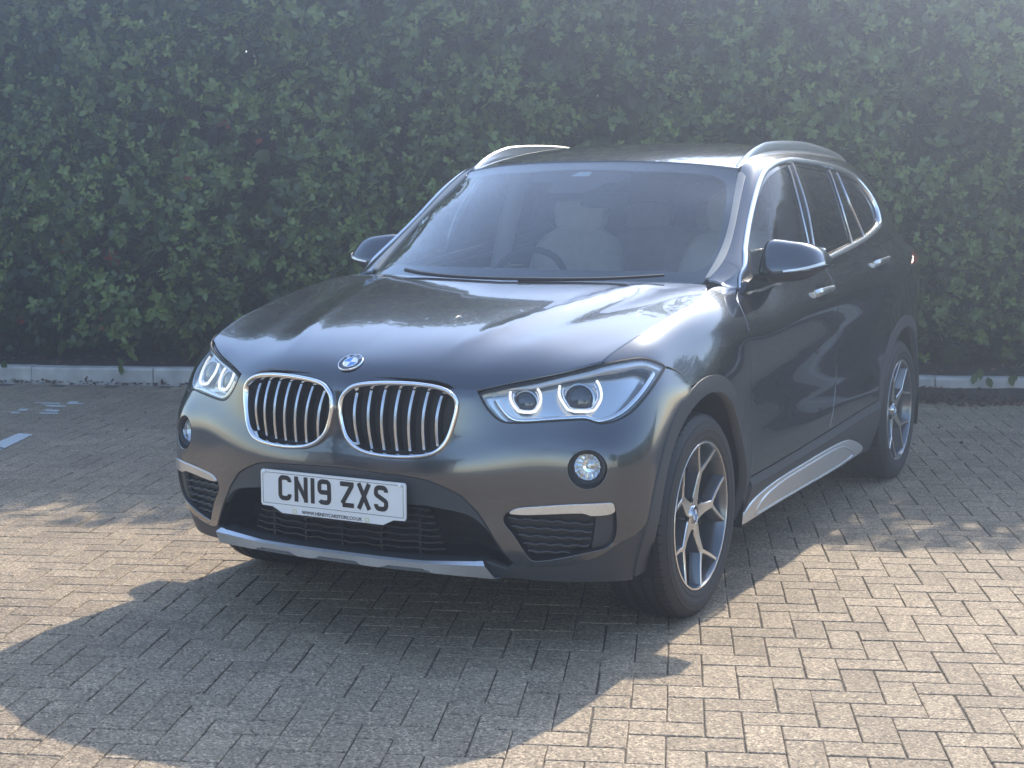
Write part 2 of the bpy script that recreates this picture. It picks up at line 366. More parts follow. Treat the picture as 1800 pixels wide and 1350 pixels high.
me = big_mesh("paving_block_field", BV, BF, M_paver); a = me.attributes.new('tone', 'FLOAT', 'POINT'); a.data.foreach_set('value', np.repeat(tone[rest], len(GV)).astype(np.float32)); o = obj("paving_block_field", me); o.parent = pave; o['kind'] = 'stuff'
# worn white bay markings painted over whole blocks
def px_ground(x, y):
    d = _f+_r*(x-900)/FPX-_u*(y-675)/FPX; t = -CAM[2]/d[2]; return (CAM+d*t)[:2]
def mark(cells):
    """cells: (i, j, w, h) in half-block units from the measured corner"""
    for (P, w, h) in cells:
        c = np.asarray(P); V = []; n = 7; m_ = 3
        pts = []
        for a_ in range(n+1): pts.append((w*a_/n, RNG.normal(0, .003)))
        for a_ in range(m_+1): pts.append((w+RNG.normal(0, .004), h*a_/m_))
        for a_ in range(n+1): pts.append((w*(1-a_/n), h+RNG.normal(0, .003)))
        q = [c+BE*x+BN*y for x, y in pts]; o = obj("painted_mark", mesh("painted_mark", [(p[0], p[1], .0035) for p in q], [tuple(range(len(q)))], M_mark, smooth=False)); o.parent = pave
MARKS = [[(-22, 786), (32, 762), (58, 764), (6, 790)], [(-40, 800), (-5, 786), (8, 789), (-30, 806)]]+[[(x/5.143, 600+y/5.143) for x, y in q] for q in (
    [(325, 555), (555, 560), (540, 571), (310, 563)], [(590, 571), (640, 545), (715, 548), (690, 571)], [(400, 578), (610, 585), (590, 596), (440, 593)], [(180, 612), (260, 615), (230, 632), (150, 630)],
    [(420, 618), (545, 622), (520, 641), (385, 635)], [(360, 645), (530, 650), (518, 662), (355, 656)], [(100, 640), (190, 643), (170, 655), (95, 652)], [(705, 562), (765, 565), (740, 574), (690, 572)])]
for q in MARKS:
    P = resample(np.array([px_ground(*p) for p in q]), .025); P = P+RNG.normal(0, .0035, P.shape)
    o = obj("painted_mark", mesh("painted_mark", [(p[0], p[1], .0032) for p in P], [tuple(range(len(P)))], M_mark, smooth=False)); o.parent = pave
# --- kerb: separate stones
kerb = empty("kerb", tuple(kp(1.2, 0))); kerb['kind'] = 'structure'
L0, LK = .915, .915; start = -.92-5*LK+.0
joints = np.arange(-.93-5*LK, 12, LK)
for s in joints:
    ln = LK-.007; hgt = .122+RNG.normal(0, .002); dn = RNG.normal(0, .003); segs = 6
    prof = [(0.0, -.03), (0.0, hgt-.016), (.005, hgt-.005), (.016, hgt), (.125, hgt), (.125, -.03)]; V = []
    for a_ in range(segs+1):
        ss = s+.0035+ln*a_/segs
        for n, z in prof: V.append(kp(ss, n+dn+RNG.normal(0, .0012), z+RNG.normal(0, .001)))
    m_ = len(prof); F = [(a_*m_+b_, (a_+1)*m_+b_, (a_+1)*m_+b_+1, a_*m_+b_+1) for a_ in range(segs) for b_ in range(m_-1)]+[tuple(range(m_))[::-1], tuple(segs*m_+b_ for b_ in range(m_))]
    me = mesh("kerb_stone", np.array(V)-np.array(kerb.location), F, M_kerb, smooth=False); at = me.attributes.new('tone', 'FLOAT', 'POINT'); at.data.foreach_set('value', np.full(len(V), RNG.random(), np.float32))
    o = bpy.data.objects.new("kerb_stone", me); COL.objects.link(o); o.parent = kerb
# planting bed
nb = 60; V = []; F = []
for a_ in range(nb+1):
    for b_, (n, z) in enumerate(((.12, .085), (.35, .12), (.8, .15), (1.6, .13), (2.6, .05))):
        V.append(kp(-8+20*a_/nb, n, z+RNG.normal(0, .012)))
for a_ in range(nb):
    for b_ in range(4): F.append((a_*5+b_, (a_+1)*5+b_, (a_+1)*5+b_+1, a_*5+b_+1))
o = obj("planting_bed", mesh("planting_bed", V, F, M_soil)); o['kind'] = 'structure'

# --- foliage
def leaf_material(name, c1, c2, trans=.22, gloss=.38):
    m = bpy.data.materials.new(name); m.use_nodes = True; t = m.node_tree; N, L = t.nodes, t.links; b = N["Principled BSDF"]; out = N["Material Output"]
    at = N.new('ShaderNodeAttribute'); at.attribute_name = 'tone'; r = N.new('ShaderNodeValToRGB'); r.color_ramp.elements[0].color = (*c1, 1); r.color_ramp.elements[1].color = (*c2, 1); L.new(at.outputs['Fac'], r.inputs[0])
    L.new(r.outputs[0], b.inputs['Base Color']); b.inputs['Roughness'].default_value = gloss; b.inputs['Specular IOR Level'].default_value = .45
    tr = N.new('ShaderNodeBsdfTranslucent'); hs = N.new('ShaderNodeHueSaturation'); hs.inputs['Value'].default_value = 1.7; hs.inputs['Saturation'].default_value = 1.1; L.new(r.outputs[0], hs.inputs['Color']); L.new(hs.outputs[0], tr.inputs[0])
    mx = N.new('ShaderNodeMixShader'); mx.inputs[0].default_value = trans; L.new(b.outputs[0], mx.inputs[1]); L.new(tr.outputs[0], mx.inputs[2]); L.new(mx.outputs[0], out.inputs[0]); return m
M_leaf = leaf_material("hedge_leaf", (.020, .050, .014), (.20, .27, .065))
M_lred = leaf_material("red_new_leaf", (.16, .03, .02), (.34, .07, .04), .4)
M_litter = leaf_material("dry_leaf", (.030, .016, .010), (.17, .085, .045), .1, .7)
M_bark = add_noise(mat("bark", (.05, .038, .028), .9), 30, .3, bump=.4)
# leaf: pointed oval folded along the midrib, 8 vertices
LV = np.array([(0, 0, 0), (.28, .26, .03), (.28, 0, -.035), (.28, -.26, .03), (.66, .25, .02), (.66, 0, -.04), (.66, -.25, .02), (1, 0, -.02)]); LF = np.array([(0, 2, 1), (0, 3, 2), (1, 2, 5), (1, 5, 4), (2, 3, 6), (2, 6, 5), (4, 5, 7), (5, 6, 7)])
def place_leaves(pos, direc, up, length, width):
    """vertices of many leaves: tip direction and upper-side direction per leaf"""
    d = direc/np.linalg.norm(direc, axis=1, keepdims=True); s = np.cross(up, d); s /= np.maximum(np.linalg.norm(s, axis=1, keepdims=True), 1e-6); n = np.cross(d, s)
    return pos[:, None]+length[:, None, None]*(LV[None, :, :1]*d[:, None]+LV[None, :, 1:2]*(width[:, None, None]*s[:, None])+LV[None, :, 2:]*n[:, None])
def leaf_mesh(name, V, tone, m):
    n = len(V); F = (LF[None]+(np.arange(n)*8)[:, None, None]).reshape(-1, 3); me = big_mesh(name, V.reshape(-1, 3), F, m, True); a = me.attributes.new('tone', 'FLOAT', 'POINT'); a.data.foreach_set('value', np.repeat(tone, 8).astype(np.float32)); return me
def vnoise(s, z, seed, sc):
    r = np.random.default_rng(seed); g = r.random((64, 64)); a, b = s*sc+11.3, z*sc+5.1; i, j = np.floor(a).astype(int), np.floor(b).astype(int); fa, fb = a-i, b-j; fa = fa*fa*(3-2*fa); fb = fb*fb*(3-2*fb)
    q = lambda x, y: g[x % 64, y % 64]; return (q(i, j)*(1-fa)+q(i+1, j)*fa)*(1-fb)+(q(i, j+1)*(1-fa)+q(i+1, j+1)*fa)*fb
HS0, HS1, HTOP, HN = -6.0, 11.5, 3.88, .34
def face_n(s, z):
    """depth of the clipped face behind the kerb face"""
    return HN+.24*(vnoise(s, z, 3, .9)-.5)+.15*(vnoise(s, z, 4, 2.6)-.5)+.08*(vnoise(s, z, 5, 6.)-.5)-.10*np.clip((1.2-z)/1.2, 0, 1)+.30*np.clip((.55-z)/.4, 0, 1)
def world(s, n, z): return np.stack([K0[0]+KE[0]*s+KN[0]*n, K0[1]+KE[1]*s+KN[1]*n, z], -1)
out3 = np.array([-KN[0], -KN[1], 0])
allV, allT = [], []
def shoots(N, dens_fn=None, depth=.05, leaves=6, ln=(.055, .085), tone0=.35, zlo=.16, seed=1, spread=.9, outw=.8, z_hi=HTOP, s0=HS0, s1=HS1):
    r = np.random.default_rng(seed); s = r.uniform(s0, s1, N); z = zlo+(z_hi-zlo)*r.random(N); 
    low = ((z < .34) & (r.random(N) < .8)) | ((vnoise(s, z, 17, 2.1) < .34) & (r.random(N) < (.75 if depth < .2 else .3))); s, z = s[~low], z[~low]; N = len(s)
    n = face_n(s, z)+r.exponential(depth, N)-.05; base = world(s, n, z); ax = out3*outw+r.normal(0, .45, (N, 3))+np.array([0, 0, .35]); ax /= np.linalg.norm(ax, axis=1, keepdims=True)
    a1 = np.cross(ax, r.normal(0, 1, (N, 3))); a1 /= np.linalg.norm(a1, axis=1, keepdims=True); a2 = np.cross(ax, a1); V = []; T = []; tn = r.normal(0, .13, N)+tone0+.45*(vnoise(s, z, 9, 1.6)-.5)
    for k in range(leaves):
        ang = k*2.4+r.normal(0, .35, N); rad = (np.cos(ang)[:, None]*a1+np.sin(ang)[:, None]*a2); lift = (.15+.55*k/leaves); d = rad*spread+ax*lift; pos = base+ax*(.012*k)[..., None] if False else base+ax*(.012*k)
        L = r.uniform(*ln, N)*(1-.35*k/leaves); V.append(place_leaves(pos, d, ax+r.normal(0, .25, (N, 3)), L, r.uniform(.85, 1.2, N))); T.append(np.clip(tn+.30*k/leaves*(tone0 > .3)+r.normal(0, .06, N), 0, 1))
    return np.concatenate(V), np.concatenate(T)
for args in (dict(N=6600, depth=.05, leaves=6, ln=(.055, .092), tone0=.46, seed=11), dict(N=8600, depth=.13, leaves=5, ln=(.065, .105), tone0=.24, seed=12, outw=.4), dict(N=7600, depth=.26, leaves=5, ln=(.08, .125), tone0=.10, seed=13, outw=.2), dict(N=3800, depth=.03, leaves=7, ln=(.038, .064), tone0=.80, seed=14, outw=.9)):  # inner layers toned darker, putting gap shade into the leaf colour
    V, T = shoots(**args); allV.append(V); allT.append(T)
# body of the hedge and its far side
r = np.random.default_rng(21); Nn_ = 62000; s = r.uniform(HS0, HS1, Nn_); z = .25+(HTOP-.25)*r.random(Nn_); n = HN+.2+1.05*r.beta(1.6, .9, Nn_); pos = world(s, n, z); d = r.normal(0, 1, (Nn_, 3))+[0, 0, -.3]
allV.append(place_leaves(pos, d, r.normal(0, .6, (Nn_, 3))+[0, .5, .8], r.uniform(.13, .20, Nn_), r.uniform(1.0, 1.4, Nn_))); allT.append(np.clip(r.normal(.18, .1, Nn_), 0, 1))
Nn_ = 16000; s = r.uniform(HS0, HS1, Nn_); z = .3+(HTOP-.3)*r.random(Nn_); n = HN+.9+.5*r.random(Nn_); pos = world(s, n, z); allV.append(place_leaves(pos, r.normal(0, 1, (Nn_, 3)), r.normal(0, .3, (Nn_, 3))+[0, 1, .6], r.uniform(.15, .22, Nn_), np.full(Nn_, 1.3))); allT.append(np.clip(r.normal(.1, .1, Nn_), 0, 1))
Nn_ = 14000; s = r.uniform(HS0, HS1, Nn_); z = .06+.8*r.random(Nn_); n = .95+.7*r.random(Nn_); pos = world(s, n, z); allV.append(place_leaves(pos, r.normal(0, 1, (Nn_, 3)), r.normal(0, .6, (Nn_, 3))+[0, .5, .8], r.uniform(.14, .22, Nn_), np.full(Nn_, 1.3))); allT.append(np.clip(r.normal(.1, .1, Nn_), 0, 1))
Nn_ = 5000; s = r.uniform(HS0, HS1, Nn_); n = HN+1.3*r.random(Nn_); z = HTOP-.05+.14*r.random(Nn_)+.1*vnoise(s, n, 8, 2.); pos = world(s, n, z); allV.append(place_leaves(pos, r.normal(0, 1, (Nn_, 3)), r.normal(0, .4, (Nn_, 3))+[0, 0, 1], r.uniform(.07, .11, Nn_), np.ones(Nn_))); allT.append(np.clip(r.normal(.5, .15, Nn_), 0, 1))
HV = np.concatenate(allV); HT = np.concatenate(allT)
hedge = empty("hedge", tuple(kp(1.2, .8)))
tag(hedge, "tall clipped broadleaf hedge growing behind the kerb, filling the whole background", "hedge")
def child(name, me, parent, kind=None):
    o = bpy.data.objects.new(name, me); COL.objects.link(o); o.parent = parent; o.location = -Vector(parent.location)
    if kind: o['kind'] = kind
    return o
# the 300 leaves that show largest are parts of their own
c = HV[:, :, :].mean(1); px, zz = to_px(c); area = np.linalg.norm(np.cross(HV[:, 4]-HV[:, 0], HV[:, 6]-HV[:, 0])@np.array([0, 0, 1.])[:, None], axis=1) if False else np.abs((np.cross(HV[:, 7]-HV[:, 0], HV[:, 4]-HV[:, 6]))@_f)/zz**2
rel = c[:, :2]-K0; dep = rel@KN-face_n(rel@KE, c[:, 2]); ok = (px[:, 0] > 5) & (px[:, 0] < 1795) & (px[:, 1] > 5) & (px[:, 1] < 640) & (dep < .03)
ok &= ~((px[:, 0] > 620) & (px[:, 0] < 1560) & (px[:, 1] > 250)) & ~((px[:, 0] > 340) & (px[:, 1] > 480) & (px[:, 0] < 1620))
sel = np.argsort(-np.where(ok, area, 0))[:300]; keep = np.ones(len(HV), bool); keep[sel] = False
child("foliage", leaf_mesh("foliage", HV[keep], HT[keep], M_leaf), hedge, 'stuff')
for q in sel:
    v = HV[q]; o = bpy.data.objects.new("leaf", mesh("leaf", v-v[0], LF, M_leaf)); a = o.data.attributes.new('tone', 'FLOAT', 'POINT'); a.data.foreach_set('value', np.full(8, HT[q], np.float32)); COL.objects.link(o); o.parent = hedge; o.location = Vector(v[0])-Vector(hedge.location)
# young red shoots
reds = [(205, 455, 7), (117, 428, 3), (345, 318, 5), (30, 560, 4), (178, 572, 5), (310, 270, 6), (388, 218, 3), (205, 445, 4), (110, 690-260, 3), (440, 245, 3)]
V = []; rr = np.random.default_rng(5)
for x, y, nl in reds:
    d = _f+_r*(x-900)/FPX-_u*(y-675)/FPX; t = ((K0+KN*(HN-.09)-CAM[:2])@KN)/(d[:2]@KN); p = CAM+d*t; rel = p[:2]-K0; p = world(np.array([rel@KE]), face_n(np.array([rel@KE]), np.array([p[2]]))-.05, np.array([p[2]]))[0]
    V.append(place_leaves(np.repeat(p[None], nl, 0)+rr.normal(0, .02, (nl, 3)), rr.normal(0, 1, (nl, 3))+out3*.5, rr.normal(0, .3, (nl, 3))+out3, rr.uniform(.05, .08, nl), np.full(nl, .9)))
for v in V:
    for q in v[:3]:
        o = bpy.data.objects.new("red_leaf", mesh("red_leaf", q-q[0], LF, M_lred)); a = o.data.attributes.new('tone', 'FLOAT', 'POINT'); a.data.foreach_set('value', np.full(8, rr.random(), np.float32)); COL.objects.link(o); o.parent = hedge; o.location = Vector(q[0])-Vector(hedge.location)
# stems
rr = np.random.default_rng(8); ac = Acc()
for s in np.arange(HS0+.3, HS1, .42):
    s = s+rr.normal(0, .08); n0 = HN+.55+rr.normal(0, .08); P = [kp(s+rr.normal(0, .03), n0, .02), kp(s+rr.normal(0, .06), n0+rr.normal(0, .05), .7), kp(s+rr.normal(0, .12), n0+rr.normal(0, .08), 1.7), kp(s+rr.normal(0, .15), n0+rr.normal(0, .1), 3.2)]
    tube(P, [.028, .024, .018, .008], 7, acc=ac)
    for q in range(5):
        z0 = rr.uniform(.25, 2.8); a_ = kp(s, n0, z0); b_ = kp(s+rr.normal(0, .25), n0-.25, z0+.2); c_ = kp(s+rr.normal(0, .35), HN+.05, z0+.38); tube([a_, b_, c_], [.010, .007, .004], 5, acc=ac, cap=False)
child("stems", ac.mesh("stems", M_bark, 60), hedge, 'stuff')

# --- fallen leaves along the kerb
def litter(N, s_rng, n_fn, seed, zfn=None, size=(.025, .05)):
    r = np.random.default_rng(seed); s = r.uniform(*s_rng, N); n = n_fn(s, r); z = .006+r.random(N)*.02 if zfn is None else zfn(s, n, r); pos = world(s, n, z); d = np.stack([r.normal(0, 1, N), r.normal(0, 1, N), r.normal(0, .25, N)], -1); up = np.stack([r.normal(0, .45, N), r.normal(0, .45, N), np.ones(N)], -1)
    return place_leaves(pos, d, up, r.uniform(*size, N), r.uniform(.8, 1.2, N)), r.random(N)**1.6
def mound(s): return .16+.12*np.clip((s-4.9)/.6, 0, 1)+.03*np.sin(s*7)
a = litter(5200, (4.4, 10), lambda s, r: -r.random(len(s))**1.4*(mound(s)+.22)-.005, 1, lambda s, n, r: .008+np.clip(1+n/(mound(s)+.1), 0, 1)*(.055+.012*np.sin(s*5))*r.random(len(s)))
b = litter(900, (-6, 4.6), lambda s, r: -.005-r.exponential(.03, len(s)), 2); d_ = litter(2600, (-6, 11), lambda s, r: .10+r.random(len(s))*.5, 3, lambda s, n, r: .12+r.random(len(s))*.05); e_ = litter(160, (-4, 8), lambda s, r: -r.random(len(s))*2.2, 4, size=(.012, .03))
o = obj("leaf_litter", leaf_mesh("leaf_litter", np.concatenate([q[0] for q in (a, b, d_, e_)]), np.concatenate([q[1] for q in (a, b, d_, e_)]), M_litter)); o['kind'] = 'stuff'
nb = 50; V = []; F = []
for a_ in range(nb+1):
    s = 4.3+6*a_/nb
    for n, z in ((.01, .05*min(1, a_/8)), (-.06, .045*min(1, a_/8)), (-mound(s)*.8, .016), (-mound(s)-.06, .0005)): V.append(kp(s, n, z+abs(RNG.normal(0, .004))))
for a_ in range(nb):
    for b_ in range(3): F.append((a_*4+b_, a_*4+b_+1, (a_+1)*4+b_+1, (a_+1)*4+b_))
o = obj("debris_bank", mesh("debris_bank", V, F, M_soil)); o['kind'] = 'structure'
# leaves hanging over the kerb
for x, y in ((210, 640), (213, 652), (8, 645), (1715, 668), (1735, 676), (1775, 672), (1785, 670), (1722, 660)):
    d = _f+_r*(x-900)/FPX-_u*(y-675)/FPX; t = ((K0-KN*.02-CAM[:2])@KN)/(d[:2]@KN); p = CAM+d*t
    v = place_leaves(p[None]+[[0, 0, .05]], np.array([[rr.normal(0, .3), rr.normal(0, .3), -1]]), out3[None]+rr.normal(0, .2, (1, 3)), np.array([.085]), np.array([1.]))[0]
    o = bpy.data.objects.new("leaf", mesh("leaf", v-v[0], LF, M_leaf)); at = o.data.attributes.new('tone', 'FLOAT', 'POINT'); at.data.foreach_set('value', np.full(8, .35, np.float32)); COL.objects.link(o); o.parent = hedge; o.location = Vector(v[0])-Vector(hedge.location)


# --- across the car park, behind the viewer: unseen, added for reflections in the paintwork
M_brick = bpy.data.materials.new("red_brown_brick"); M_brick.use_nodes = True; t, N, L, b = nodes(M_brick)
bk = N.new('ShaderNodeTexBrick'); bk.inputs['Color1'].default_value = (.20, .14, .105, 1); bk.inputs['Color2'].default_value = (.15, .105, .085, 1); bk.inputs['Mortar'].default_value = (.35, .33, .30, 1); bk.inputs['Scale'].default_value = 4.4
tc = N.new('ShaderNodeTexCoord'); mp = N.new('ShaderNodeMapping'); mp.inputs['Rotation'].default_value = (math.pi/2, 0, 0); L.new(tc.outputs['Object'], mp.inputs[0]); L.new(mp.outputs[0], bk.inputs[0]); L.new(bk.outputs[0], b.inputs['Base Color']); b.inputs['Roughness'].default_value = .85
M_slate = add_noise(mat("roof_slate", (.09, .09, .10), .7), 8, .2); M_frame = mat("white_frame", (.75, .75, .73), .4); M_pane = mat("window_pane", (.05, .06, .07), .05)
bld = empty("unseen_building", (-6, -14.6, 0)); tag(bld, "unseen single storey brick building with a row of white framed windows across the car park", "building")
def part(name, lo, hi, m, parent):
    o = obj(name, box(lo, hi).mesh(name, m), None); o.parent = parent; o.location = -Vector(parent.location) if parent.get('_org') else (0, 0, 0); return o
part("wall", (-13.5, -14.9, -.05), (1.2, -14.6, 3.0), M_brick, bld); part("roof", (-13.9, -15.2, 3.0), (1.6, -14.2, 3.25), M_slate, bld)
for k in range(6):
    x = -12.6+k*2.25; w = part("window", (x, -14.62, 1.0), (x+1.5, -14.55, 2.3), M_frame, bld)
    for q in range(2): part("pane", (x+.07+q*.72, -14.56, 1.07), (x+.71+q*.72, -14.535, 2.23), M_pane, w)
def tree(x, y, h, cr, seed, label):
    r = np.random.default_rng(seed); t = empty("tree", (x, y, 0)); tag(t, label, "tree", None); a = tube([(0, 0, -.05), (.05, .02, h*.3), (-.03, .05, h*.6), (0, 0, h*.85)], [.11, .085, .06, .03], 8)
    for q in range(7):
        an = r.uniform(0, 6.28); z0 = h*r.uniform(.35, .65); tube([(0, 0, z0), (cr*.4*math.cos(an), cr*.4*math.sin(an), z0+.35), (cr*.75*math.cos(an), cr*.75*math.sin(an), z0+.8)], [.04, .025, .012], 6, acc=a)
    o = bpy.data.objects.new("trunk", a.mesh("trunk", M_bark, 60)); COL.objects.link(o); o.parent = t
    n = 4200; c = r.normal(0, 1, (26, 3)); c /= np.linalg.norm(c, axis=1, keepdims=True); c *= (cr*r.uniform(.35, .85, 26))[:, None]; c[:, 2] = c[:, 2]*.75+h*.66; pos = c[r.integers(0, 26, n)]+r.normal(0, cr*.17, (n, 3)); pos[:, 2] = np.minimum(pos[:, 2], h*1.05)
    o = bpy.data.objects.new("crown", leaf_mesh("crown", place_leaves(pos, r.normal(0, 1, (n, 3)), r.normal(0, .5, (n, 3))+[0, 0, 1], r.uniform(.10, .16, n), np.ones(n)), np.clip(r.normal(.35, .2, n), 0, 1), M_leaf)); COL.objects.link(o); o.parent = t; o['kind'] = 'stuff'
tree(-7.5, -11.5, 4.0, 1.7, 31, "unseen young broad tree in front of the brick building, its crown nearest the corner"); tree(-1.2, -12.6, 4.1, 1.9, 32, "unseen round crowned tree beside the end of the brick building"); tree(6.5, -11.0, 4.1, 2.0, 33, "unseen wide tree standing alone on the open side of the car park"); tree(12.5, -6.0, 4.1, 1.9, 34, "unseen tree at the end of the side hedge")
for q, (s, hh, lab) in enumerate([(-2.4, 5.0, "unseen small tree behind the far left end of the tall hedge"), (.6, 5.4, "unseen slim tree behind the left part of the tall hedge"), (3.2, 6.0, "unseen broad tree behind the hedge, straight behind the bonnet"), (5.6, 6.5, "unseen tallest tree behind the hedge, behind the car roof"), (7.9, 6.3, "unseen round tree behind the hedge to the right of the car"), (10.3, 6.0, "unseen tree behind the far right end of the tall hedge")]):
    p = kp(s, 4.4); tree(p[0], p[1], hh, 1.75, 50+q, lab)  # unseen trees added to darken sky reflections on bonnet and wing
h2 = empty("hedge", (13.6, 2, 0)); tag(h2, "unseen lower side hedge running along the far edge of the car park", "hedge")
r = np.random.default_rng(41); n = 14000; y = r.uniform(-4.5, 10.5, n); z = .1+2.7*r.random(n); x = 13.0+1.2*r.beta(1, 2.2, n)+.25*(vnoise(y, z, 6, 1.3)-.5); o = obj("foliage", leaf_mesh("foliage", place_leaves(np.stack([x, y, z], -1), r.normal(0, 1, (n, 3)), r.normal(0, .5, (n, 3))+[-.6, 0, .7], r.uniform(.13, .2, n), np.ones(n)), np.clip(r.normal(.3, .2, n), 0, 1), M_leaf)); o.parent = h2; o.location = -Vector(h2.location); o['kind'] = 'stuff'

# --- scattering air added in place of the veiling lens glare
hz = bpy.data.materials.new("glare_air"); hz.use_nodes = True; t = hz.node_tree; t.nodes.remove(t.nodes["Principled BSDF"]); pv_ = t.nodes.new('ShaderNodeVolumePrincipled')
pv_.inputs['Color'].default_value = (.68, .79, 1, 1); pv_.inputs['Density'].default_value = .028; pv_.inputs['Anisotropy'].default_value = .84; t.links.new(pv_.outputs[0], t.nodes["Material Output"].inputs['Volume'])
o = obj("glare_haze", box((-16.5, -16, -1.1), (16.5, 17.5, 8.2)).mesh("glare_haze", hz)); o['kind'] = 'stuff'

# ---------------------------------------------------------------- body surfaces
# Every body panel is cut out of one of a few smooth surfaces (half car, x > 0).
def _nat(t, Y):
    """natural cubic spline through Y[n,...] at t[n]: returns f(x)"""
    n = len(t); h = np.diff(t); Y = np.asarray(Y, float); sh = Y.shape[1:]
    y = Y.reshape(n, -1)
    A = np.zeros((n, n)); B = np.zeros_like(y); A[0, 0] = A[-1, -1] = 1
    for i in range(1, n - 1):
        A[i, i-1] = h[i-1]; A[i, i] = 2*(h[i-1] + h[i]); A[i, i+1] = h[i]
        B[i] = 6*((y[i+1]-y[i])/h[i] - (y[i]-y[i-1])/h[i-1])
    M = np.linalg.solve(A, B)
    def f(x):
        x = np.asarray(x, float)
        i = np.clip(np.searchsorted(t, x) - 1, 0, n - 2)
        hi = h[i][:, None]; a = (t[i+1][:, None]-x[:, None])/hi; b = 1 - a
        r = a*y[i] + b*y[i+1] + ((a**3-a)*M[i] + (b**3-b)*M[i+1])*hi**2/6
        return r.reshape((len(x),) + sh)
    return f

def _relax(Q, ax, sig):
    Q = np.moveaxis(Q, ax, 0); n = len(Q); r = int(3*sig); k = np.exp(-.5*(np.arange(-r, r+1)/sig)**2); k /= k.sum()
    pre = 2*Q[0] - Q[r:0:-1]; post = 2*Q[-1] - Q[-2:-r-2:-1]
    E = np.concatenate([pre, Q, post]); out = np.zeros_like(Q)
    for i, w in enumerate(k): out += w*E[i:i+n]
    return np.moveaxis(out, 0, ax)

class Surf:
    """smooth surface through a grid of points P[i][j]; parameters u, v are mean chord lengths in metres"""
    def __init__(s, P, nu=500, nv=160, flip=False, sculpt=None, smooth=0.0):
        P = np.array(P, float)
        du = np.linalg.norm(np.diff(P, axis=0), axis=2).mean(1); dv = np.linalg.norm(np.diff(P, axis=1), axis=2).mean(0)
        s.tu = np.concatenate([[0], np.cumsum(du)]); s.tv = np.concatenate([[0], np.cumsum(dv)])
        s.U = np.linspace(0, s.tu[-1], nu); s.V = np.linspace(0, s.tv[-1], nv)
        Q = _nat(s.tu, P)(s.U)
        Q = _nat(s.tv, Q.transpose(1, 0, 2))(s.V).transpose(1, 0, 2)
        if smooth:                      # relax the wiggles between the control points, edges kept
            for ax, h in ((0, smooth/max(s.tu[-1]/(nu-1), 1e-6)), (1, smooth/max(s.tv[-1]/(nv-1), 1e-6))):
                Q = _relax(Q, ax, h)
        s.T = Q; s.sign = -1.0 if flip else 1.0
        s._normals()
        if sculpt is not None:
            s.T = s.T + s.N*sculpt(s)[..., None]; s._normals()
    def _normals(s):
        gu = np.gradient(s.T, axis=0); gv = np.gradient(s.T, axis=1)
        N = np.cross(gu, gv)*s.sign
        s.N = N/np.maximum(np.linalg.norm(N, axis=2, keepdims=True), 1e-12)
    def _bi(s, A, uv):
        uv = np.asarray(uv, float)
        fu = np.clip(uv[:, 0]/s.U[-1], 0, 1)*(len(s.U)-1); fv = np.clip(uv[:, 1]/s.V[-1], 0, 1)*(len(s.V)-1)
        i = np.minimum(fu.astype(int), len(s.U)-2); j = np.minimum(fv.astype(int), len(s.V)-2)
        a = (fu-i)[:, None]; b = (fv-j)[:, None]
        return A[i, j]*(1-a)*(1-b) + A[i+1, j]*a*(1-b) + A[i, j+1]*(1-a)*b + A[i+1, j+1]*a*b
    def P(s, uv, off=0.0):
        n = s.Nn(uv)
        return s._bi(s.T, uv) + n*(off if np.isscalar(off) else np.asarray(off)[:, None])
    def Nn(s, uv):
        n = s._bi(s.N, uv)
        return n/np.linalg.norm(n, axis=1, keepdims=True)

# columns run from the nose round the corner to the tail, rows from the bottom edge to the top edge
_F = [  # front columns: (x, y, z) for the 11 rows
 [(0,.07,.235),(0,.033,.30),(0,.035,.43),(0,.028,.53),(0,.034,.595),(0,.046,.65),(0,.05,.70),(0,.053,.745),(0,.057,.775),(0,.062,.80),(0,.076,.826)],
 [(.2,.08,.235),(.2,.041,.31),(.2,.045,.43),(.2,.040,.53),(.2,.048,.595),(.2,.060,.65),(.2,.064,.70),(.2,.067,.745),(.2,.071,.775),(.2,.078,.798),(.2,.094,.826)],
 [(.4,.12,.235),(.4,.078,.32),(.4,.085,.43),(.4,.083,.53),(.4,.090,.60),(.4,.102,.65),(.4,.110,.70),(.4,.115,.735),(.4,.119,.765),(.4,.123,.785),(.4,.13,.803)],
 [(.54,.168,.235),(.54,.138,.31),(.55,.143,.42),(.55,.141,.52),(.55,.145,.60),(.55,.156,.65),(.55,.172,.70),(.55,.185,.745),(.55,.196,.775),(.55,.207,.80),(.55,.22,.822)],
 [(.668,.232,.225),(.672,.21,.30),(.695,.206,.41),(.697,.205,.51),(.697,.209,.60),(.695,.221,.655),(.689,.240,.71),(.682,.256,.76),(.675,.270,.79),(.667,.282,.822),(.66,.295,.852)],
 [(.770,.303,.22),(.790,.280,.30),(.816,.269,.40),(.820,.268,.50),(.819,.272,.60),(.808,.287,.66),(.789,.309,.72),(.777,.324,.77),(.763,.339,.81),(.748,.352,.845),(.73,.366,.874)],
 [(.842,.402,.213),(.860,.386,.30),(.884,.377,.40),(.887,.377,.50),(.885,.379,.60),(.875,.387,.67),(.857,.397,.735),(.839,.405,.79),(.815,.411,.832),(.785,.418,.868),(.742,.425,.897)],
 [(.842,.51,.21),(.884,.498,.30),(.901,.497,.40),(.902,.497,.50),(.900,.498,.60),(.895,.50,.69),(.883,.505,.765),(.865,.509,.822),(.838,.513,.868),(.805,.517,.902),(.758,.52,.926)],
]
_ys = [.66,.832,1.0,1.18,1.335,1.5,1.75,2.1,2.6,3.05,3.3,3.5,3.72,3.95]
_ref= [.905,.909,.907,.896,.888,.883,.880,.880,.884,.892,.905,.907,.898,.868]
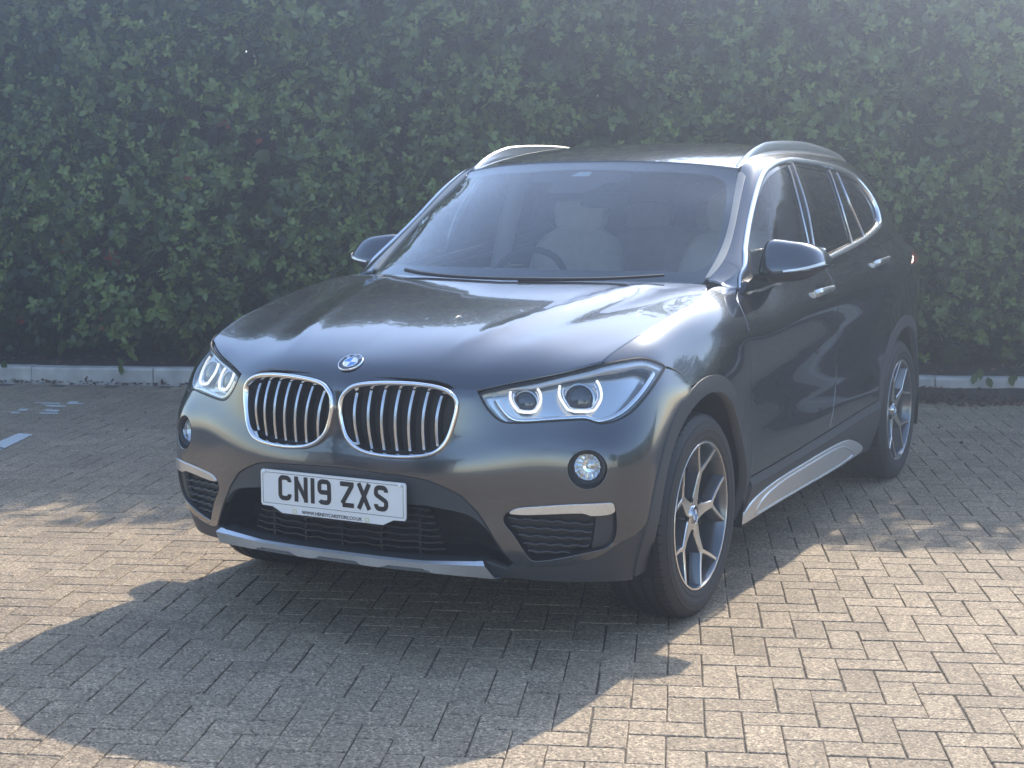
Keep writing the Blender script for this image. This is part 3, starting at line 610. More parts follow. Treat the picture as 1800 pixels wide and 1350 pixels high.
_cz = [.892,.914,.928,.925,.908,.905,.925,.952,.988,1.012,1.027,1.038,1.045,1.045]      # shoulder crease height
_cx = [-.055,-.045,-.027,-.006,.006,.010,.012,.013,.013,.011,.003,-.002,-.006,-.012]
_top= [(.775,.957),(.792,.990),(.80,1.018),(.770,1.053),(.777,1.050),(.816,1.024),(.843,1.038),(.858,1.062),(.862,1.10),(.858,1.135),(.851,1.152),(.835,1.165),(.808,1.17),(.765,1.163)]
_r9 = [(.820,.932),(.835,.960),(.848,.982),(.852,.998),(.852,.990),(.862,.970),(.870,.985),(.876,1.017),(.881,1.048),(.882,1.078),(.879,1.094),(.868,1.106),(.845,1.112),(.81,1.108)]
_B = []
for k, y in enumerate(_ys):
    r = _ref[k]; arch = k in (0,1,2,10,11,12); cz = _cz[k]
    z6 = .5*(.70+cz-.055)
    dx = dict(r0=-.045 if arch else -.05, r1=-.012 if arch else -.016, r5=.0 if arch else -.010, r6=-.002 if arch else -.006)
    if k == 3 or k == 9: dx = dict(r0=-.048, r1=-.014, r5=-.006, r6=-.004)
    x7 = r + (_cx[k]*.5 if arch else _cx[k]*.72)
    _B.append([(r+dx['r0'],y,.21),(r+dx['r1'],y,.30),(r+.004,y,.40),(r,y,.50),(r-(.0 if arch else .006),y,.60),(r+dx['r5'],y,.70),
               (r+dx['r6'],y,z6),(x7,y,cz-.055),(r+_cx[k],y,cz),(_r9[k][0],y,_r9[k][1]),(_top[k][0],y,_top[k][1])])
_R = [
 [(.76,4.12,.23),(.79,4.14,.31),(.812,4.15,.40),(.816,4.15,.50),(.816,4.15,.60),(.815,4.15,.70),(.813,4.15,.85),(.808,4.15,.97),(.80,4.15,1.03),(.765,4.14,1.095),(.70,4.12,1.14)],
 [(.65,4.27,.25),(.68,4.31,.33),(.70,4.33,.42),(.705,4.34,.51),(.705,4.34,.60),(.702,4.34,.70),(.70,4.335,.84),(.695,4.33,.95),(.685,4.325,1.01),(.65,4.30,1.06),(.60,4.26,1.10)],
 [(.45,4.34,.26),(.48,4.39,.34),(.5,4.41,.43),(.5,4.42,.52),(.5,4.42,.60),(.5,4.415,.70),(.5,4.41,.82),(.5,4.405,.92),(.49,4.40,.98),(.47,4.385,1.02),(.45,4.36,1.06)],
 [(0,4.36,.26),(0,4.41,.34),(0,4.43,.43),(0,4.44,.52),(0,4.44,.60),(0,4.435,.70),(0,4.43,.82),(0,4.425,.92),(0,4.42,.98),(0,4.405,1.02),(0,4.38,1.05)],
]
def _bump(d, w): return np.exp(-(d/w)**2)
def _side_sculpt(s):
    X, Y, Z = s.T[..., 0], s.T[..., 1], s.T[..., 2]
    cz = np.interp(Y, [.6, .832, 1.0, 1.18, 1.335, 1.5, 1.75, 2.1, 2.6, 3.05, 3.5, 4.0], [.862, .878, .885, .886, .888, .895, .918, .948, .986, 1.012, 1.035, 1.04])
    d = Z-cz; fade = np.clip((Y-.80)/.35, 0, 1)*np.clip((4.05-Y)/.4, 0, 1)*(X > .6)
    r = .004; t = np.sqrt(d*d+r*r)                                   # crisp shoulder crease
    ridge = .0075*np.clip(1-np.where(d > 0, t/.085, t/.16), 0, 1)
    low = .004*np.clip(1-np.sqrt((Z-.455-.02*(Y-1.2))**2+r*r)/.10, 0, 1)*np.clip((Y-1.25)/.2, 0, 1)*np.clip((3.1-Y)/.2, 0, 1)*(X > .6)
    return fade*ridge+low
SIDE = Surf(_F + _B + _R, 900, 240, smooth=.028, sculpt=_side_sculpt)
_H = [
 [(0,.053,.785),(.2,.070,.785),(.4,.115,.778),(.55,.207,.808),(.66,.288,.845),(.73,.366,.874)],
 [(0,.098,.843),(.2,.115,.843),(.4,.162,.835),(.55,.248,.846),(.66,.322,.866),(.736,.392,.885)],
 [(0,.16,.878),(.2,.175,.880),(.4,.225,.875),(.555,.30,.876),(.665,.37,.887),(.742,.425,.897)],
 [(0,.30,.927),(.205,.31,.930),(.405,.35,.926),(.56,.41,.918),(.675,.475,.919),(.758,.52,.926)],
 [(0,.52,.977),(.205,.53,.978),(.41,.555,.974),(.57,.595,.964),(.69,.63,.958),(.775,.66,.957)],
 [(0,.75,1.016),(.205,.755,1.018),(.41,.77,1.013),(.575,.80,1.003),(.70,.82,.994),(.792,.832,.990)],
 [(0,.95,1.043),(.205,.955,1.045),(.41,.97,1.042),(.575,.985,1.034),(.70,.995,1.025),(.80,1.0,1.018)],
 [(0,1.12,1.060),(.205,1.13,1.062),(.41,1.15,1.062),(.565,1.165,1.058),(.68,1.177,1.056),(.770,1.18,1.053)],
 [(0,1.21,1.064),(.205,1.225,1.066),(.41,1.25,1.066),(.565,1.265,1.063),(.67,1.265,1.061),(.755,1.25,1.058)],
]
def _hood_sculpt(s):
    X, Y = s.T[..., 0], s.T[..., 1]
    xc = .30 + .26*(Y-.2)            # crease running from the grille corner towards the windscreen pillar
    d = X - xc
    fade = np.clip((Y-.16)/.25, 0, 1)*np.clip((1.24-Y)/.10, 0, 1)*np.clip((.755-X)/.06, 0, 1)
    valley = -.007*_bump(np.maximum(d, 0)-.075, .07)*(d > -.02)
    ridge = .0035*_bump(d+.02, .03)
    return fade*(valley*np.clip((d+.02)/.03, 0, 1) + ridge)
HOOD = Surf(_H, 260, 260, flip=True, sculpt=_hood_sculpt, smooth=.03)
_K = [
 [(.777,1.335,1.050),(.765,1.335,1.055),(.755,1.335,1.059),(.735,1.335,1.065),(.715,1.335,1.068),(.692,1.335,1.066)],
 [(.799,1.41,1.034),(.793,1.42,1.056),(.787,1.43,1.087),(.774,1.45,1.108),(.742,1.447,1.127),(.696,1.43,1.122)],
 [(.814,1.48,1.025),(.804,1.50,1.072),(.786,1.52,1.126),(.764,1.546,1.163),(.734,1.546,1.186),(.690,1.535,1.183)],
 [(.832,1.62,1.028),(.808,1.655,1.118),(.767,1.70,1.213),(.720,1.742,1.297),(.694,1.744,1.323),(.656,1.727,1.318)],
 [(.844,1.76,1.039),(.812,1.80,1.17),(.760,1.85,1.29),(.694,1.892,1.402),(.666,1.902,1.433),(.616,1.89,1.424)],
 [(.850,1.88,1.047),(.815,1.92,1.19),(.758,1.97,1.33),(.680,2.01,1.459),(.652,2.01,1.488),(.603,1.975,1.483)],
 [(.860,2.2,1.070),(.824,2.2,1.22),(.765,2.2,1.37),(.683,2.2,1.50),(.655,2.2,1.526),(.605,2.2,1.531)],
 [(.862,2.6,1.10),(.827,2.6,1.24),(.768,2.6,1.39),(.688,2.6,1.515),(.66,2.6,1.541),(.608,2.6,1.554)],
 [(.858,3.05,1.135),(.823,3.05,1.26),(.766,3.05,1.39),(.690,3.05,1.50),(.66,3.05,1.528),(.608,3.05,1.549)],
 [(.835,3.5,1.165),(.800,3.5,1.27),(.742,3.5,1.375),(.672,3.5,1.462),(.642,3.5,1.496),(.588,3.5,1.522)],
 [(.765,3.88,1.165),(.715,3.86,1.25),(.66,3.84,1.34),(.605,3.83,1.42),(.578,3.83,1.456),(.535,3.83,1.481)],
 [(.69,4.10,1.14),(.63,4.10,1.21),(.575,4.10,1.29),(.53,4.11,1.37),(.51,4.12,1.41),(.48,4.13,1.44)],
]
CABIN = Surf(_K, 420, 160, smooth=.035)
_W = []
_we = [(.692,1.335,1.060),(.696,1.43,1.116),(.689,1.535,1.179),(.655,1.727,1.315),(.615,1.89,1.420),(.600,1.948,1.464)]
_wc = [(0,1.10,1.035),(0,1.215,1.112),(0,1.35,1.20),(0,1.585,1.345),(0,1.775,1.457),(0,1.848,1.498)]
for e, c in zip(_we, _wc):
    row = []
    for f in (0,.3,.55,.78,.92,1):
        x = e[0]*f; k = f**2.3
        row.append((x, c[1]+(e[1]-c[1])*k, c[2]+(e[2]-c[2])*f**2.6))
    _W.append(row)
SCREEN = Surf(_W, 200, 260, flip=True, smooth=.03)
_O = []
_oc = [(1.848,1.503),(1.95,1.523),(2.2,1.561),(2.6,1.594),(3.05,1.599),(3.5,1.577),(3.9,1.537),(4.25,1.49)]
_oe = [(.600,1.950,1.470),(.603,2.03,1.496),(.605,2.2,1.530),(.608,2.6,1.553),(.608,3.05,1.548),(.59,3.5,1.521),(.535,3.83,1.480),(.48,4.13,1.439)]
for c, e in zip(_oc, _oe):
    _O.append([(e[0]*f, c[0]+(e[1]-c[0])*f**2.3, c[1]+(e[2]-c[1])*f**2.6) for f in (0,.3,.55,.78,.92,1)])
ROOF = Surf(_O, 260, 200, flip=True)

BAKED = '''{"kidney":[[0.0083,0.6669],[0.014,0.7033],[0.0267,0.7321],[0.0429,0.762],[0.0727,0.7804],[0.1385,0.7941],[0.2041,0.8048],[0.2688,0.8196],[0.3241,0.8246],[0.3583,0.8103],[0.3841,0.7705],[0.3967,0.7241],[0.3987,0.6862],[0.3944,0.6312],[0.3865,0.547],[0.3765,0.4878],[0.3624,0.4461],[0.3439,0.4155],[0.3162,0.3974],[0.2751,0.3885],[0.2245,0.3848],[0.1587,0.3872],[0.1083,0.3968],[0.0698,0.4172],[0.0416,0.4519],[0.0254,0.4908],[0.0147,0.5501],[0.0081,0.6145]],"bar_top":[[0.0585,0.7198],[0.1068,0.7396],[0.1541,0.7505],[0.2012,0.7598],[0.2473,0.7675],[0.2931,0.7721],[0.3364,0.751]],"bar_bot":[[0.0744,0.4301],[0.1202,0.4195],[0.1617,0.4173],[0.2048,0.4177],[0.2464,0.4186],[0.2904,0.4261],[0.3313,0.4478]],"lamp":[[0.4475,0.7907],[0.5035,0.8146],[0.5499,0.8177],[0.6083,0.8125],[0.6757,0.8143],[0.7372,0.8144],[0.8031,0.8138],[0.8654,0.813],[0.9418,0.794],[1.0108,0.7668],[1.0472,0.7464],[1.0731,0.7251],[1.105,0.6993],[1.1337,0.6799],[1.1104,0.6696],[1.0587,0.6524],[1.0056,0.6326],[0.9632,0.6109],[0.9333,0.5887],[0.9079,0.5722],[0.8813,0.5594],[0.8531,0.5506],[0.826,0.5471],[0.8095,0.5509],[0.7965,0.5609],[0.7833,0.5716],[0.7632,0.5785],[0.7133,0.5799],[0.649,0.5812],[0.5856,0.5812],[0.5471,0.5841],[0.5272,0.5932],[0.5097,0.6138],[0.4915,0.6488],[0.473,0.6876],[0.4595,0.7278]],"halo_big":[[0.6933,0.7708],[0.6896,0.737],[0.6931,0.708],[0.7054,0.6731],[0.7227,0.6325],[0.7981,0.6206],[0.8191,0.654],[0.8293,0.6748],[0.8332,0.6999],[0.8301,0.7326],[0.8231,0.7553]],"halo_small":[[0.5362,0.7862],[0.538,0.7417],[0.5458,0.7069],[0.5582,0.6761],[0.5732,0.6498],[0.6172,0.6426],[0.6285,0.67],[0.6328,0.6973],[0.6326,0.7267],[0.6268,0.7563],[0.6185,0.7754]],"halo_c":[[0.7601,0.6984],[0.5898,0.705]],"seam":[[1.1402,0.6762],[1.181,0.6564],[1.2129,0.6335],[1.2226,0.6088],[1.227,0.5821]],"low":[[0.9737,0.1702],[0.9248,0.1632],[0.8866,0.1478],[0.8644,0.1323],[0.8438,0.112],[0.8168,0.0948],[0.7651,0.0763],[0.7034,0.0649],[0.6376,0.0578],[0.591,0.0663],[0.5513,0.1078],[0.507,0.1613],[0.4643,0.2129],[0.4178,0.254],[0.3646,0.2791],[0.3444,0.2861],[0.3178,0.298],[0.2842,0.3056],[0.2363,0.3128],[0.18,0.3158],[0.1069,0.3222],[0.0268,0.3269]],"fog":[[0.827,0.3644],[0.8258,0.3521],[0.8222,0.3408],[0.8162,0.3308],[0.8083,0.3224],[0.7988,0.3158],[0.7881,0.3113],[0.7769,0.3092],[0.7656,0.3097],[0.7549,0.3128],[0.7452,0.3185],[0.7371,0.3266],[0.7309,0.3368],[0.7269,0.3487],[0.7253,0.3619],[0.7262,0.376],[0.7295,0.3903],[0.7352,0.4041],[0.743,0.4164],[0.7526,0.426],[0.7635,0.4319],[0.775,0.4337],[0.7866,0.4313],[0.7976,0.4249],[0.8074,0.4153],[0.8155,0.4036],[0.8217,0.3906],[0.8256,0.3774]],"duct":[[0.5445,0.1974],[0.5493,0.2091],[0.5596,0.2183],[0.5722,0.2277],[0.5889,0.2347],[0.6805,0.2487],[0.7588,0.2631],[0.8361,0.2727],[0.846,0.2701],[0.8512,0.26],[0.8558,0.2294],[0.8603,0.1837],[0.8606,0.1603],[0.8532,0.1395],[0.8375,0.1274],[0.8035,0.1208],[0.7568,0.1068],[0.6978,0.0905],[0.6556,0.0833],[0.6404,0.084],[0.6292,0.0967],[0.6098,0.1225],[0.5793,0.1597],[0.5532,0.1819]],"blade":[[0.5597,0.216],[0.5711,0.2261],[0.5889,0.2339],[0.6605,0.2443],[0.7588,0.2616],[0.8361,0.2712],[0.845,0.2691],[0.8486,0.2601],[0.8508,0.2395],[0.7877,0.2302],[0.7788,0.2333],[0.769,0.2362],[0.7593,0.2359],[0.681,0.2242],[0.6204,0.2172],[0.5893,0.2157]],"duct_split":[[0.7877,0.2293],[0.8055,0.1226]],"recess":[[0.2996,0.2179],[0.4172,0.2042],[0.447,0.1958],[0.4745,0.1813],[0.5134,0.1484],[0.5566,0.117],[0.5852,0.0901],[0.5914,0.0698],[0.5666,0.0458],[0.5587,0.0383]],"skid_end":[[0.4721,0.0733],[0.4605,0.0459],[0.4944,0.0]],"hoodline":[[0.8719,0.822],[1.0161,0.8212],[1.3798,0.8246],[1.5868,0.8193]],"door_f":[[1.9683,0.8209],[1.8552,0.7783],[1.8365,0.7611],[1.8188,0.7411],[1.8057,0.7127],[1.8073,0.6853],[1.8523,0.5946],[1.8957,0.4694],[1.8818,0.3326],[1.8556,0.1811]],"door_b":[[2.8353,0.8246],[2.8608,0.7816],[2.8732,0.7383],[2.8656,0.701],[2.9208,0.6458],[3.0,0.5711],[3.0077,0.4772],[2.9746,0.3638],[2.9199,0.2805],[2.8677,0.2128]],"door_r":[[3.6173,0.8246],[3.6818,0.8189],[3.7584,0.7805],[3.7679,0.7565],[3.7444,0.7105],[3.8153,0.6534],[3.8879,0.5958],[3.8851,0.567],[3.8697,0.5413]],"sillline":[[1.7915,0.1785],[2.1499,0.1773],[2.4325,0.1847],[2.8717,0.2007],[3.2233,0.2175],[3.5677,0.232]],"sillblade":[[1.8302,0.0146],[1.8566,0.0643],[1.9152,0.0875],[2.0377,0.1037],[2.1934,0.1154],[2.4749,0.1213],[2.7714,0.1299],[3.0965,0.1318],[3.2664,0.1022],[3.5088,0.0315],[3.386,0.012],[3.0791,0.0],[2.6911,0.0],[2.3093,0.0],[2.0465,0.0],[1.8992,0.0]],"archF_out":[[0.945,0.0158],[0.9452,0.0606],[0.9479,0.1053],[0.9522,0.1495],[0.9575,0.1932],[0.9659,0.2353],[0.9763,0.276],[0.9905,0.3126],[1.0076,0.3485],[1.0283,0.3827],[1.0521,0.4153],[1.0792,0.4445],[1.109,0.4708],[1.1414,0.4961],[1.1763,0.5227],[1.2141,0.5486],[1.2534,0.5719],[1.2945,0.585],[1.3366,0.5903],[1.3791,0.5901],[1.4218,0.5857],[1.4643,0.5781],[1.5062,0.5673],[1.5472,0.5531],[1.5869,0.5355],[1.6251,0.5146],[1.6615,0.4912],[1.696,0.4658],[1.7271,0.4397],[1.7558,0.412],[1.7814,0.3821],[1.8037,0.3494],[1.8226,0.3136],[1.8379,0.2751],[1.8494,0.2348],[1.8571,0.1929],[1.8609,0.1495],[1.8608,0.1054],[1.8567,0.0617],[1.8487,0.0187]],"archF_in":[[1.0013,0.0311],[1.0013,0.069],[1.0015,0.1081],[1.004,0.1469],[1.0084,0.1853],[1.0151,0.2228],[1.0247,0.2586],[1.0374,0.2924],[1.053,0.3242],[1.0714,0.3541],[1.0926,0.3819],[1.1165,0.407],[1.1429,0.4292],[1.1716,0.4491],[1.2025,0.4676],[1.2355,0.4848],[1.2704,0.5003],[1.3067,0.5121],[1.3439,0.5196],[1.3816,0.5224],[1.4194,0.5212],[1.4569,0.5164],[1.4938,0.5083],[1.53,0.4971],[1.5646,0.4831],[1.5987,0.4669],[1.6307,0.4486],[1.6608,0.4284],[1.6886,0.4062],[1.7139,0.3817],[1.7366,0.3547],[1.7563,0.3249],[1.773,0.2926],[1.7865,0.2585],[1.7967,0.2227],[1.8035,0.1854],[1.8069,0.1471],[1.8067,0.1082],[1.8024,0.069],[1.7961,0.0311]],"archR_out":[[3.6226,0.0187],[3.6147,0.0617],[3.6106,0.1054],[3.6104,0.1494],[3.6142,0.1929],[3.6219,0.235],[3.6335,0.2752],[3.6486,0.314],[3.6674,0.3485],[3.69,0.3823],[3.7156,0.4132],[3.7442,0.4412],[3.7756,0.4655],[3.8096,0.4861],[3.8457,0.5031],[3.8838,0.5166],[3.9235,0.527],[3.9644,0.5345],[4.0062,0.5393],[4.0491,0.5417],[4.091,0.5409],[4.1333,0.5381],[4.1751,0.5327],[4.2161,0.525],[4.2557,0.5141],[4.2941,0.5015],[4.3305,0.4853],[4.3647,0.4654],[4.3964,0.4415],[4.4246,0.414],[4.4512,0.3823],[4.4747,0.3485],[4.4929,0.313],[4.5084,0.2752],[4.5201,0.2351],[4.5278,0.193],[4.5317,0.1494],[4.5318,0.1051],[4.5279,0.0613],[4.5196,0.0185]],"archR_in":[[3.6753,0.0316],[3.6674,0.069],[3.6646,0.1082],[3.6645,0.147],[3.6674,0.1863],[3.6746,0.2228],[3.6848,0.2586],[3.6987,0.2933],[3.715,0.3244],[3.7347,0.3542],[3.7573,0.3819],[3.7825,0.4073],[3.8103,0.43],[3.8402,0.4497],[3.8721,0.4662],[3.9052,0.4796],[3.9407,0.4901],[3.9768,0.4976],[4.0137,0.5025],[4.051,0.5049],[4.0885,0.5047],[4.1259,0.5021],[4.1618,0.4969],[4.1993,0.49],[4.2339,0.4792],[4.2682,0.4658],[4.2997,0.4499],[4.3298,0.4303],[4.3577,0.4075],[4.3832,0.3819],[4.406,0.354],[4.4259,0.3242],[4.4428,0.2923],[4.4559,0.2588],[4.4669,0.2224],[4.4738,0.1851],[4.477,0.1469],[4.4766,0.1085],[4.4724,0.0704],[4.4645,0.0329]],"tail":[[4.242,0.7971],[4.6582,0.7968],[4.7542,0.7631],[4.2982,0.7388],[4.2141,0.715],[4.1191,0.6947],[4.8581,0.7163],[4.8122,0.7573]],"handles":[[2.5939,0.7409],[2.8316,0.7344],[2.5803,0.7359],[2.7854,0.7069],[3.4885,0.7566],[3.7345,0.7551]],"chrome":[[0.1015,0.0393],[0.1277,0.0],[0.2297,0.0],[0.3584,0.0046],[0.6294,0.0022],[0.8174,0.0078],[1.008,0.0138],[1.3835,0.0216],[1.6824,0.029],[1.8915,0.0458],[2.018,0.0631],[2.0344,0.092],[2.0521,0.1265],[2.0484,0.1663],[2.0358,0.2036],[2.0005,0.2408],[1.9595,0.2718],[1.8452,0.2896],[1.7009,0.2977],[1.5423,0.3033],[1.4276,0.3075],[1.3198,0.3118],[1.1364,0.3264],[0.9999,0.3256],[0.8376,0.3174],[0.7271,0.3167],[0.6309,0.3142],[0.5217,0.3131],[0.4162,0.3138],[0.3022,0.312],[0.1932,0.3014],[0.1198,0.1949]],"pil_b":[[1.0347,0.2974],[0.938,0.2134],[0.8985,0.1376],[0.8952,0.0732],[1.0199,0.0308],[1.0205,0.0885],[1.0239,0.1675],[1.1409,0.2832]],"pil_bmid":[[1.1169,0.3075],[1.0364,0.2277],[0.9655,0.1121],[0.9489,0.0518]],"pil_c":[[1.5533,0.2796],[1.4726,0.1903],[1.4582,0.1032],[1.4792,0.0335],[1.7059,0.0437],[1.662,0.1049],[1.625,0.1828],[1.6783,0.273]],"sail":[[0.1147,0.0967],[0.1794,0.1535],[0.2277,0.2537],[0.3005,0.2702],[0.2654,0.1278],[0.2918,0.019]],"pilseam":[[0.1228,0.3766],[0.1212,0.3506],[0.121,0.3286],[0.1203,0.3061]],"hood_front":[[0.0035,0.0],[0.0073,0.0083],[0.0138,0.0192],[0.0233,0.0263],[0.0324,0.0475],[0.0382,0.0867],[0.0426,0.1533],[0.0467,0.2399],[0.0465,0.3079],[0.0388,0.3503],[0.0234,0.3813],[0.0109,0.4005],[0.0176,0.451],[0.0249,0.5094],[0.0294,0.5699],[0.0303,0.6316],[0.0294,0.6946],[0.0301,0.7586],[0.0257,0.7985]],"hood_side":[[0.0342,0.7985],[0.1926,0.7985],[0.5007,0.7985],[0.6367,0.7946],[0.7487,0.7923],[0.8688,0.7985],[0.9458,0.7985],[1.0132,0.7952]],"roundel":[[0.0888,0.0006]],"screen_clear":[[0.1161,0.1652],[0.1034,0.5178],[0.085,0.6271],[0.1071,0.6583],[0.2014,0.6745],[0.3621,0.6664],[0.5962,0.6572],[0.6988,0.6524],[0.7509,0.6217],[0.7669,0.5477],[0.757,0.2524],[0.6706,0.0]],"wiper":[]}'''
# ================================================================ the car
BK = json.loads(BAKED); BK = {k: np.array(v) for k, v in BK.items()}
M_paint = mat("mineral_grey_paint", (.088, .094, .106), .17, .80, coat=1.0, coat_rough=.015)
add_noise(M_paint, 900, .10, detail=2)
M_plast = add_noise(mat("dark_grey_plastic", (.040, .042, .045), .55), 600, .15, bump=.15)
M_notch = add_noise(mat("grey_plastic", (.085, .088, .09), .5), 300, .1)
M_black = add_noise(mat("black_plastic", (.010, .010, .011), .55), 300, .2)
M_gloss = mat("gloss_black", (.008, .008, .009), .08, coat=.6)
M_void = mat("dark_lining", (.006, .006, .006), .9)
M_chrome = mat("chrome", (.86, .86, .87), .05, 1)
M_satin = add_noise(mat("satin_silver", (.62, .63, .64), .30, 1), 120, .05, .05)
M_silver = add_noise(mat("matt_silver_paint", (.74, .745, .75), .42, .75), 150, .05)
M_mach = add_noise(mat("machined_alloy", (.80, .79, .77), .24, 1), 200, .06, .06)
M_wheel = mat("dark_wheel_paint", (.13, .138, .15), .25, .6, coat=.8)
M_disc = add_noise(mat("brake_disc_steel", (.32, .31, .30), .4, 1), 60, .12)
M_screen = glass("windscreen_glass", (.70, .78, .80), 1.52, 2.3, dust=.010)
M_side = glass("side_glass", (.55, .60, .60), 1.5, 1.0, dust=.02)
M_dark = glass("privacy_glass", (.16, .18, .19), 1.5, 1.0, dust=.02)
M_lens = glass("clear_lens", (.95, .97, .98), 1.50, 1.8)
M_halo = mat("light_guide", (.95, .95, .95), .3, emit=(1, .97, .93), estr=.32)
M_bowl = mat("lamp_housing_grey", (.62, .63, .63), .2, .9)
M_proj = mat("projector_glass", (.012, .014, .018), .02, coat=1)
M_refl = mat("lamp_reflector", (.80, .81, .83), .12, 1)
M_white = mat("plate_white", (.80, .80, .78), .35); M_letter = mat("plate_black", (.012, .012, .014), .4)
M_blue = mat("enamel_blue", (.03, .21, .55), .2, coat=1); M_ewhite = mat("enamel_white", (.8, .8, .8), .2, coat=1)
M_leather = add_noise(mat("beige_leather", (.56, .48, .40), .5), 25, .08, bump=.2)
M_lining = mat("interior_dark", (.018, .018, .02), .7)
M_roofl = mat("headlining_grey", (.35, .34, .33), .9)
M_red = mat("tail_lamp_red", (.42, .02, .02), .12, coat=1)
M_amber = mat("side_marker", (.75, .72, .66), .15, .5)
M_yell = mat("print_yellow_green", (.55, .55, .10), .4)
# tyre rubber: fine radial sipes on the tread come from the geometry, only grime and sheen from the material
M_tyre = add_noise(mat("tyre_rubber", (.022, .022, .023), .62), 40, .25, .08, .25)

car = empty("parked_car", (0, 2.2, 0))
tag(car, "dark grey SUV with twin chrome grilles and lit headlamps parked on the block paving", "car")
def half(name, acc, m, parent=None, both=True, label=None, sharp=35):
    """left part and its mirror image as two objects"""
    o = obj(name, acc.mesh(name, m, sharp), parent or car)
    if both: obj(name, acc.mirrored().mesh(name, m, sharp), parent or car)
    return o
def full(name, acc, m, parent=None, sharp=35): return obj(name, acc.mirror_all().mesh(name, m, sharp), parent or car)
VM = SIDE.V[-1]
def S_u(y):            # u on SIDE where the top row passes y (side of the car)
    t = SIDE.T[:, -1, 1]; x = SIDE.T[:, -1, 0]; k = np.argmin(np.abs(t-y)+(x < .5)*9); return SIDE.U[k]
kid = smooth_loop(BK['kidney'], .012); lamp = smooth_loop(BK['lamp'], .010, it=1); fog = BK['fog']; duct = smooth_loop(BK['duct'], .010, it=1)
seam = BK['seam']; low = BK['low']; low[-1, 0] = 0
aFo, aFi, aRo, aRi = BK['archF_out'], BK['archF_in'], BK['archR_out'], BK['archR_in']
recess = BK['recess']

# --- inner shell that closes the gaps
sh = Acc(); eps = .004
aF_cut = np.vstack([aFo]); 
outer = np.array([(0, 0), (SIDE.U[-1], 0), (SIDE.U[-1], VM), (0, VM)])
rec_loop = np.vstack([recess[::-1]])
rec_top = recess[0, 1]
rec_poly = np.vstack([[(0, rec_top)], recess, [(recess[-1, 0], 0.03), (0, .03)]])
archF_hole = np.vstack([aFo, [(aFo[-1, 0], .001), (aFo[0, 0], .001)]]); archR_hole = np.vstack([aRo, [(aRo[-1, 0], .001), (aRo[0, 0], .001)]])
T = SIDE.T[::6, ::6]; NN = SIDE.N[::6, ::6]; UU, VV = np.meshgrid(SIDE.U[::6], SIDE.V[::6], indexing='ij'); nu, nv = UU.shape
idx = np.arange(nu*nv).reshape(nu, nv); Q = np.stack([idx[:-1, :-1], idx[1:, :-1], idx[1:, 1:], idx[:-1, 1:]], -1).reshape(-1, 4)
uvc = np.stack([UU.ravel(), VV.ravel()], 1); cen = uvc[Q].mean(1); keep = np.ones(len(Q), bool)
for h in (kid, lamp, fog, duct, rec_poly, archF_hole, archR_hole): keep &= ~(inside(h, cen) | (seg_dist(h, cen) < .02))
keep &= cen[:, 1] > .06
V = (T-NN*.017).reshape(-1, 3); sh.add(V, Q[keep]); sh.mirror_all(); obj("inner_shell", sh.mesh("inner_shell", M_void), car)

# --- front bumper: painted upper skin
i_l = np.argmin(lamp[:, 0])                 # inner tip of the lamp
lp = np.roll(lamp, -i_l, 0)
lp = lp if lp[5, 1] < lp[-5, 1] else np.roll(lp[::-1], 1, 0)   # walks from the inner tip along the lower edge
k_out = np.argmin(np.hypot(*(lp-seam[0]).T)); lower_lamp = lp[:k_out+1]; upper_lamp = lp[k_out:]
arch_low = aFo[np.argsort(aFo[:, 0])]
a_front = aFo if aFo[0, 0] < aFo[-1, 0] else aFo[::-1]
k0 = np.argmin(np.hypot(*(a_front-low[0]).T)); k1 = np.argmin(np.hypot(*(a_front-seam[-1]).T))
top_v = VM-.002
bump = np.vstack([[(0, low[-1, 1]), (0, top_v)], [(lp[0, 0]-.012, top_v)], lower_lamp, seam[1:-1], a_front[k0:k1+1][::-1], low[1:-1]])
acc = panel(SIDE, bump, [inset(kid, .006), fog, duct], depth=.02, res=.022, ca=0)
bumper = full("front_bumper", acc, M_paint)

# --- lower bumper, dark grey, with the big opening
a_low = a_front[:k0+1]
skid_v = .085
lowp = np.vstack([[(0, low[-1, 1])], low[1:-1][::-1], a_front[k0:k0+1], a_low[::-1][1:], [(a_low[0, 0], 0.0)], [(BK['skid_end'][2, 0]+.015, 0.0)], BK['skid_end'][1:2]+[(.012, 0)], [(0.0, SIDE.V[-1]*.08)]])
hole = np.vstack([[(0, rec_top)], smooth_loop(np.vstack([recess, [(BK['skid_end'][0, 0], BK['skid_end'][0, 1])]]), .012, closed=False), [(0, BK['skid_end'][0, 1])]])
lowr = np.vstack([[(0, low[-1, 1])], low[1:-1][::-1], a_front[k0:k0+1], a_low[::-1][1:], [(a_low[0, 0], 0.0)], [(BK['skid_end'][2, 0]+.015, 0.0)], [BK['skid_end'][1]+(.006, 0)], [BK['skid_end'][0]], hole[1:-1][::-1][1:], [(0, rec_top)]])
acc = panel(SIDE, lowr, [], off=-.003, depth=.03, res=.022, ca=0)
lower = full("lower_bumper", acc, M_plast)
